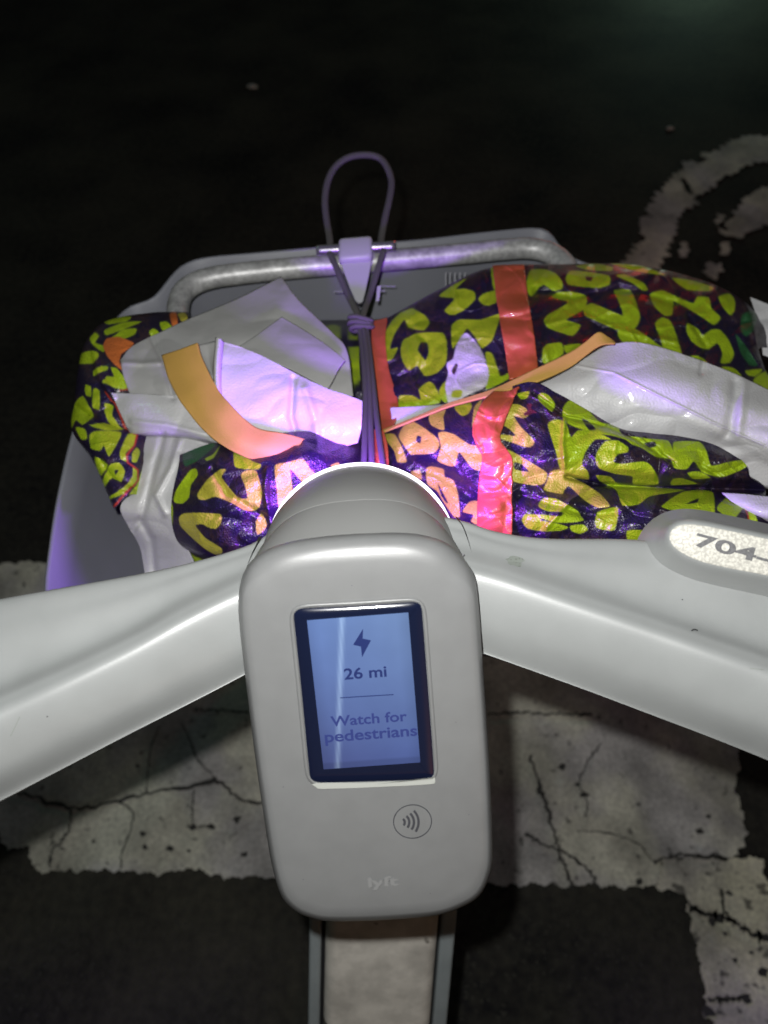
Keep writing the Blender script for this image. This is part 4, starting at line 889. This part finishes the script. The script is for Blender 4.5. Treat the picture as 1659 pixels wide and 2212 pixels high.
# white flap and lining, left
surf('lining_flap', [
 [(508,440,.556),(560,380,.562),(680,320,.570),(800,264,.580),(1000,180,.592),(1188,86,.604)],
 [(514,475,.550),(600,440,.553),(740,390,.558),(900,340,.564),(1090,280,.574),(1262,185,.588)],
 [(522,510,.546),(620,495,.546),(760,460,.548),(940,430,.552),(1180,400,.560),(1400,318,.572)],
 [(534,545,.543),(640,540,.541),(780,525,.541),(970,515,.543),(1250,490,.548),(1466,400,.560)],
 [(548,582,.541),(660,590,.538),(800,600,.536),(1000,600,.536),(1270,600,.540),(1494,592,.548)]],
 160, 100, M_paper, bag, conv=C1, wr=0.005, th=0.0010)
surf('lining_flap', [
 [(1000,388,.552),(1060,350,.556),(1130,300,.562),(1190,256,.568)],
 [(1100,425,.544),(1160,390,.548),(1230,340,.554),(1290,315,.560)],
 [(1230,480,.536),(1290,450,.540),(1350,400,.546),(1390,382,.550)],
 [(1385,562,.534),(1405,530,.536),(1430,480,.540),(1458,440,.544)]], 50, 70, M_paper, bag, conv=C1, wr=0.002, th=0.0008)
surf('lining_panel', [
 [(912,352,.524),(960,366,.522),(1040,392,.520),(1130,432,.517),(1250,496,.514),(1380,558,.511),(1460,585,.509),(1532,612,.507)],
 [(905,440,.514),(980,470,.512),(1080,510,.509),(1180,545,.507),(1280,590,.505),(1390,640,.502),(1460,660,.501),(1530,670,.500)],
 [(905,540,.507),(980,590,.505),(1080,630,.502),(1180,650,.503),(1270,690,.503),(1380,710,.497),(1460,725,.496),(1526,735,.496)],
 [(925,600,.503),(990,670,.500),(1080,745,.497),(1170,765,.502),(1260,765,.505),(1350,800,.496),(1420,812,.494),(1512,790,.494)]],
 180, 120, M_white, bag, conv=C1, wr=0.004, th=0.0010)
surf('lining_seam', [[(915,345,.519),(905,480,.509),(912,590,.502)], [(928,350,.516),(918,480,.505),(924,600,.498)], [(942,362,.520),(932,490,.511),(936,600,.505)]], 50, 8, M_white, bag, conv=C1, th=0.0008)
surf('lining_panel', [
 [(838,375,.530),(870,368,.532),(912,356,.530)], [(850,430,.526),(880,430,.528),(908,430,.524)], [(868,470,.522),(890,480,.522),(906,500,.516)], [(900,510,.516),(905,520,.516),(912,540,.512)]], 20, 20, M_paper, bag, conv=C1, th=0.0008)
surf('lining_panel', [
 [(470,578,.545),(540,580,.538),(620,584,.532),(700,588,.527),(770,592,.523),(860,640,.517)],
 [(490,625,.540),(560,630,.531),(640,635,.525),(720,640,.520),(800,670,.515),(890,700,.510)],
 [(515,680,.536),(580,685,.526),(660,690,.519),(740,700,.514),(820,730,.509),(920,755,.504)],
 [(545,742,.534),(610,748,.525),(680,748,.519),(770,752,.514),(850,772,.509),(960,800,.503)],
 [(560,752,.545),(620,762,.540),(690,765,.535),(780,772,.53),(860,790,.525),(970,815,.515)]],
 150, 70, M_white, bag, conv=C1, wr=0.004, th=0.0010)
surf('lining_panel', [
 [(590,750,.548),(680,750,.540),(770,755,.534),(860,775,.528),(930,800,.524)],
 [(598,830,.535),(660,830,.527),(730,830,.522),(790,830,.517),(840,815,.516)],
 [(585,910,.527),(640,910,.519),(700,905,.514),(750,900,.510),(775,880,.508)],
 [(556,990,.522),(610,1000,.513),(670,1000,.507),(720,1000,.502),(748,980,.500)],
 [(508,1062,.520),(580,1075,.510),(640,1090,.503),(690,1090,.499),(722,1080,.497)],
 [(540,1140,.520),(590,1150,.512),(650,1160,.504),(700,1170,.500),(740,1165,.498)],
 [(590,1230,.520),(630,1240,.513),(690,1240,.506),(740,1230,.502),(785,1230,.502)],
 [(615,1360,.522),(660,1360,.516),(710,1350,.512),(770,1340,.51),(830,1320,.512)]],
 110, 190, M_white, bag, conv=C1, wr=0.007, th=0.0010)
# right lining
surf('lining_panel', [
 [(640,590,0.5300),(760,545,0.5280),(880,502,0.5260),(950,462,0.5250),(1010,424,0.5240),(1070,405,0.5220),(1160,402,0.5190),(1300,438,0.5140),(1500,510,0.5090),(1659,585,0.5040),(1850,680,0.4990)],
 [(720,610,0.5210),(820,590,0.5170),(920,560,0.5120),(1000,540,0.5080),(1080,530,0.5040),(1160,530,0.5010),(1250,545,0.4980),(1380,590,0.4940),(1520,640,0.4910),(1680,700,0.4880),(1850,760,0.4850)],
 [(790,640,0.5170),(880,630,0.5110),(970,620,0.5060),(1050,620,0.5010),(1130,630,0.4980),(1220,650,0.4950),(1320,680,0.4920),(1430,720,0.4890),(1560,770,0.4870),(1700,820,0.4850),(1850,860,0.4830)],
 [(850,690,0.5170),(940,690,0.5110),(1020,700,0.5070),(1100,720,0.5030),(1180,740,0.5010),(1270,750,0.4990),(1370,770,0.4980),(1470,800,0.4970),(1590,850,0.4960),(1720,910,0.4950),(1850,950,0.4940)],
 [(900,760,0.5240),(980,770,0.5190),(1060,780,0.5150),(1140,800,0.5130),(1220,820,0.5110),(1300,840,0.5100),(1400,870,0.5090),(1500,910,0.5080),(1620,960,0.5050),(1740,1000,0.5040),(1850,1020,0.5030)]],
 300, 150, M_white, bag, conv=C2, wr=0.006, th=0.0010)
surf('lining_panel', [[(190,655,.535),(300,650,.532),(420,640,.528),(480,622,.526)], [(195,690,.530),(280,690,.527),(380,670,.523),(470,640,.521)], [(195,735,.526),(260,715,.524),(350,690,.521),(460,655,.519)]], 50, 24, M_white, bag, conv=C2, wr=0.002, th=0.001)
surf('lining_panel', [[(1590,225,.612),(1640,245,.606),(1700,270,.600),(1800,320,.59)], [(1612,290,.604),(1660,310,.600),(1720,340,.595),(1800,380,.585)], [(1632,390,.595),(1680,400,.590),(1740,420,.585),(1800,450,.58)], [(1640,450,.590),(1690,470,.585),(1750,490,.58),(1810,510,.575)]], 40, 40, M_white, bag, conv=C2, wr=0.004, th=0.001)
surf('lining_panel', [[(1480,985,.474),(1560,990,.468),(1650,1000,.464),(1800,1010,.46)], [(1530,1030,.466),(1590,1035,.460),(1660,1040,.457),(1800,1050,.455)], [(1600,1075,.462),(1640,1080,.458),(1690,1085,.456),(1800,1095,.452)], [(1640,1105,.468),(1660,1110,.466),(1700,1115,.462),(1800,1120,.46)]], 50, 40, M_white, bag, conv=C2, wr=0.003, th=0.001)
# trim binding and webbing
surf('trim_binding', [
 [(160,742,.517),(290,690,.512),(410,640,.508),(500,612,.506),(600,578,.503),(760,502,.506),(890,440,.510),(950,400,.512),(1000,362,.514),(1035,378,.515),(1066,400,.516)],
 [(162,750,.514),(295,698,.509),(415,652,.505),(505,628,.503),(610,600,.498),(770,552,.500),(885,500,.505),(940,462,.508),(985,428,.510),(1020,410,.511),(1066,404,.513)]],
 160, 10, M_ochre, bag, conv=C2, th=0.0014)
def strap(rows, nu, nv, m, wr, cv):
    return surf('webbing_strap', rows, nu, nv, m, bag, conv=cv, wr=wr, th=0.0016)
strap([
 [(588,140,.655),(650,138,.655),(712,136,.655)], [(590,106,.629),(650,104,.630),(712,102,.631)], [(606,240,.592),(670,240,.592),(728,236,.592)], [(628,380,.562),(690,376,.562),(750,368,.562)], [(642,460,.550),(704,456,.550),(760,450,.550)], [(652,545,.540),(714,530,.540),(768,515,.540)]], 24, 150, M_red, W, C2)
strap([
 [(590,592,.500),(650,590,.496),(690,572,.495)], [(545,640,.484),(605,650,.481),(668,630,.483)], [(512,730,.473),(570,740,.470),(634,720,.473)], [(520,790,.467),(580,790,.464),(620,780,.467)], [(548,850,.461),(610,850,.459),(664,850,.460)],
 [(538,920,.458),(600,930,.455),(664,930,.457)], [(530,1010,.457),(595,1015,.454),(664,1010,.455)], [(528,1095,.454),(595,1110,.452),(664,1135,.453)], [(528,1200,.466),(595,1200,.466),(664,1210,.468)]], 30, 200, M_red, W * 0.75, C2)
strap([
 [(118,318,.615),(150,312,.615),(178,305,.615)], [(118,400,.592),(150,390,.592),(172,385,.592)], [(130,490,.572),(165,495,.572),(184,500,.572)], [(142,600,.555),(180,600,.553),(214,600,.553)], [(150,680,.540),(190,680,.536),(222,672,.536)], [(152,740,.520),(175,740,.516),(196,735,.516)]], 16, 120, M_red, 0.004, C2)
surf('webbing_strap', [
 [(110,740,.510),(140,740,.506),(165,745,.506)], [(112,800,.496),(145,800,.492),(180,800,.492)], [(112,860,.484),(145,860,.480),(185,860,.482)], [(112,960,.478),(145,960,.475),(190,960,.478)]], 16, 60, M_red, bag, conv=C2, wr=0.003, th=0.0016)
hand = surf('carry_handle', [
 [(690,424,.540),(705,480,.530),(722,532,.522),(760,605,.510),(802,662,.501),(850,720,.493),(905,772,.486),(955,806,.481),(1005,832,.478),(1075,860,.476),(1150,882,.475),(1215,872,.478),(1280,852,.483),(1345,830,.490),(1412,806,.498)],
 [(765,400,.530),(785,465,.521),(806,520,.513),(842,590,.502),(880,650,.493),(925,700,.486),(970,745,.481),(1015,778,.477),(1060,800,.475),(1110,812,.474),(1165,820,.475),(1225,818,.479),(1285,812,.485),(1345,808,.491),(1410,804,.498)],
 [(840,372,.524),(852,420,.519),(870,462,.514),(900,525,.506),(932,580,.499),(965,620,.493),(1002,662,.489),(1040,700,.486),(1080,730,.484),(1125,744,.483),(1172,750,.483),(1230,762,.485),(1290,780,.489),(1345,794,.493),(1408,802,.498)]],
 160, 24, M_ochre, bag, conv=C1, wr=0.0, th=0.0018)
hand['label'] = 'ochre webbing carry handle looping over the white lining'
# body of the bag that fills the basket under the folds
surf('bag_body', [
 [(230,760,.70),(500,700,.72),(800,690,.73),(1100,680,.73),(1400,700,.72),(1600,780,.70)],
 [(230,800,.625),(500,760,.635),(800,740,.64),(1100,720,.64),(1400,740,.63),(1600,800,.60)],
 [(240,920,.585),(500,900,.580),(800,880,.580),(1100,860,.580),(1400,880,.575),(1600,920,.560)],
 [(250,1060,.560),(500,1050,.540),(800,1040,.535),(1100,1030,.535),(1400,1040,.530),(1600,1060,.530)],
 [(330,1200,.560),(500,1190,.530),(800,1180,.52),(1100,1180,.520),(1400,1190,.520),(1600,1200,.530)],
 [(330,1270,.58),(500,1285,.56),(800,1290,.55),(1100,1290,.55),(1400,1290,.55),(1560,1280,.56)]], 160, 120, M_bag, bag, wr=0.012, colf=generic_col, th=0.0012)
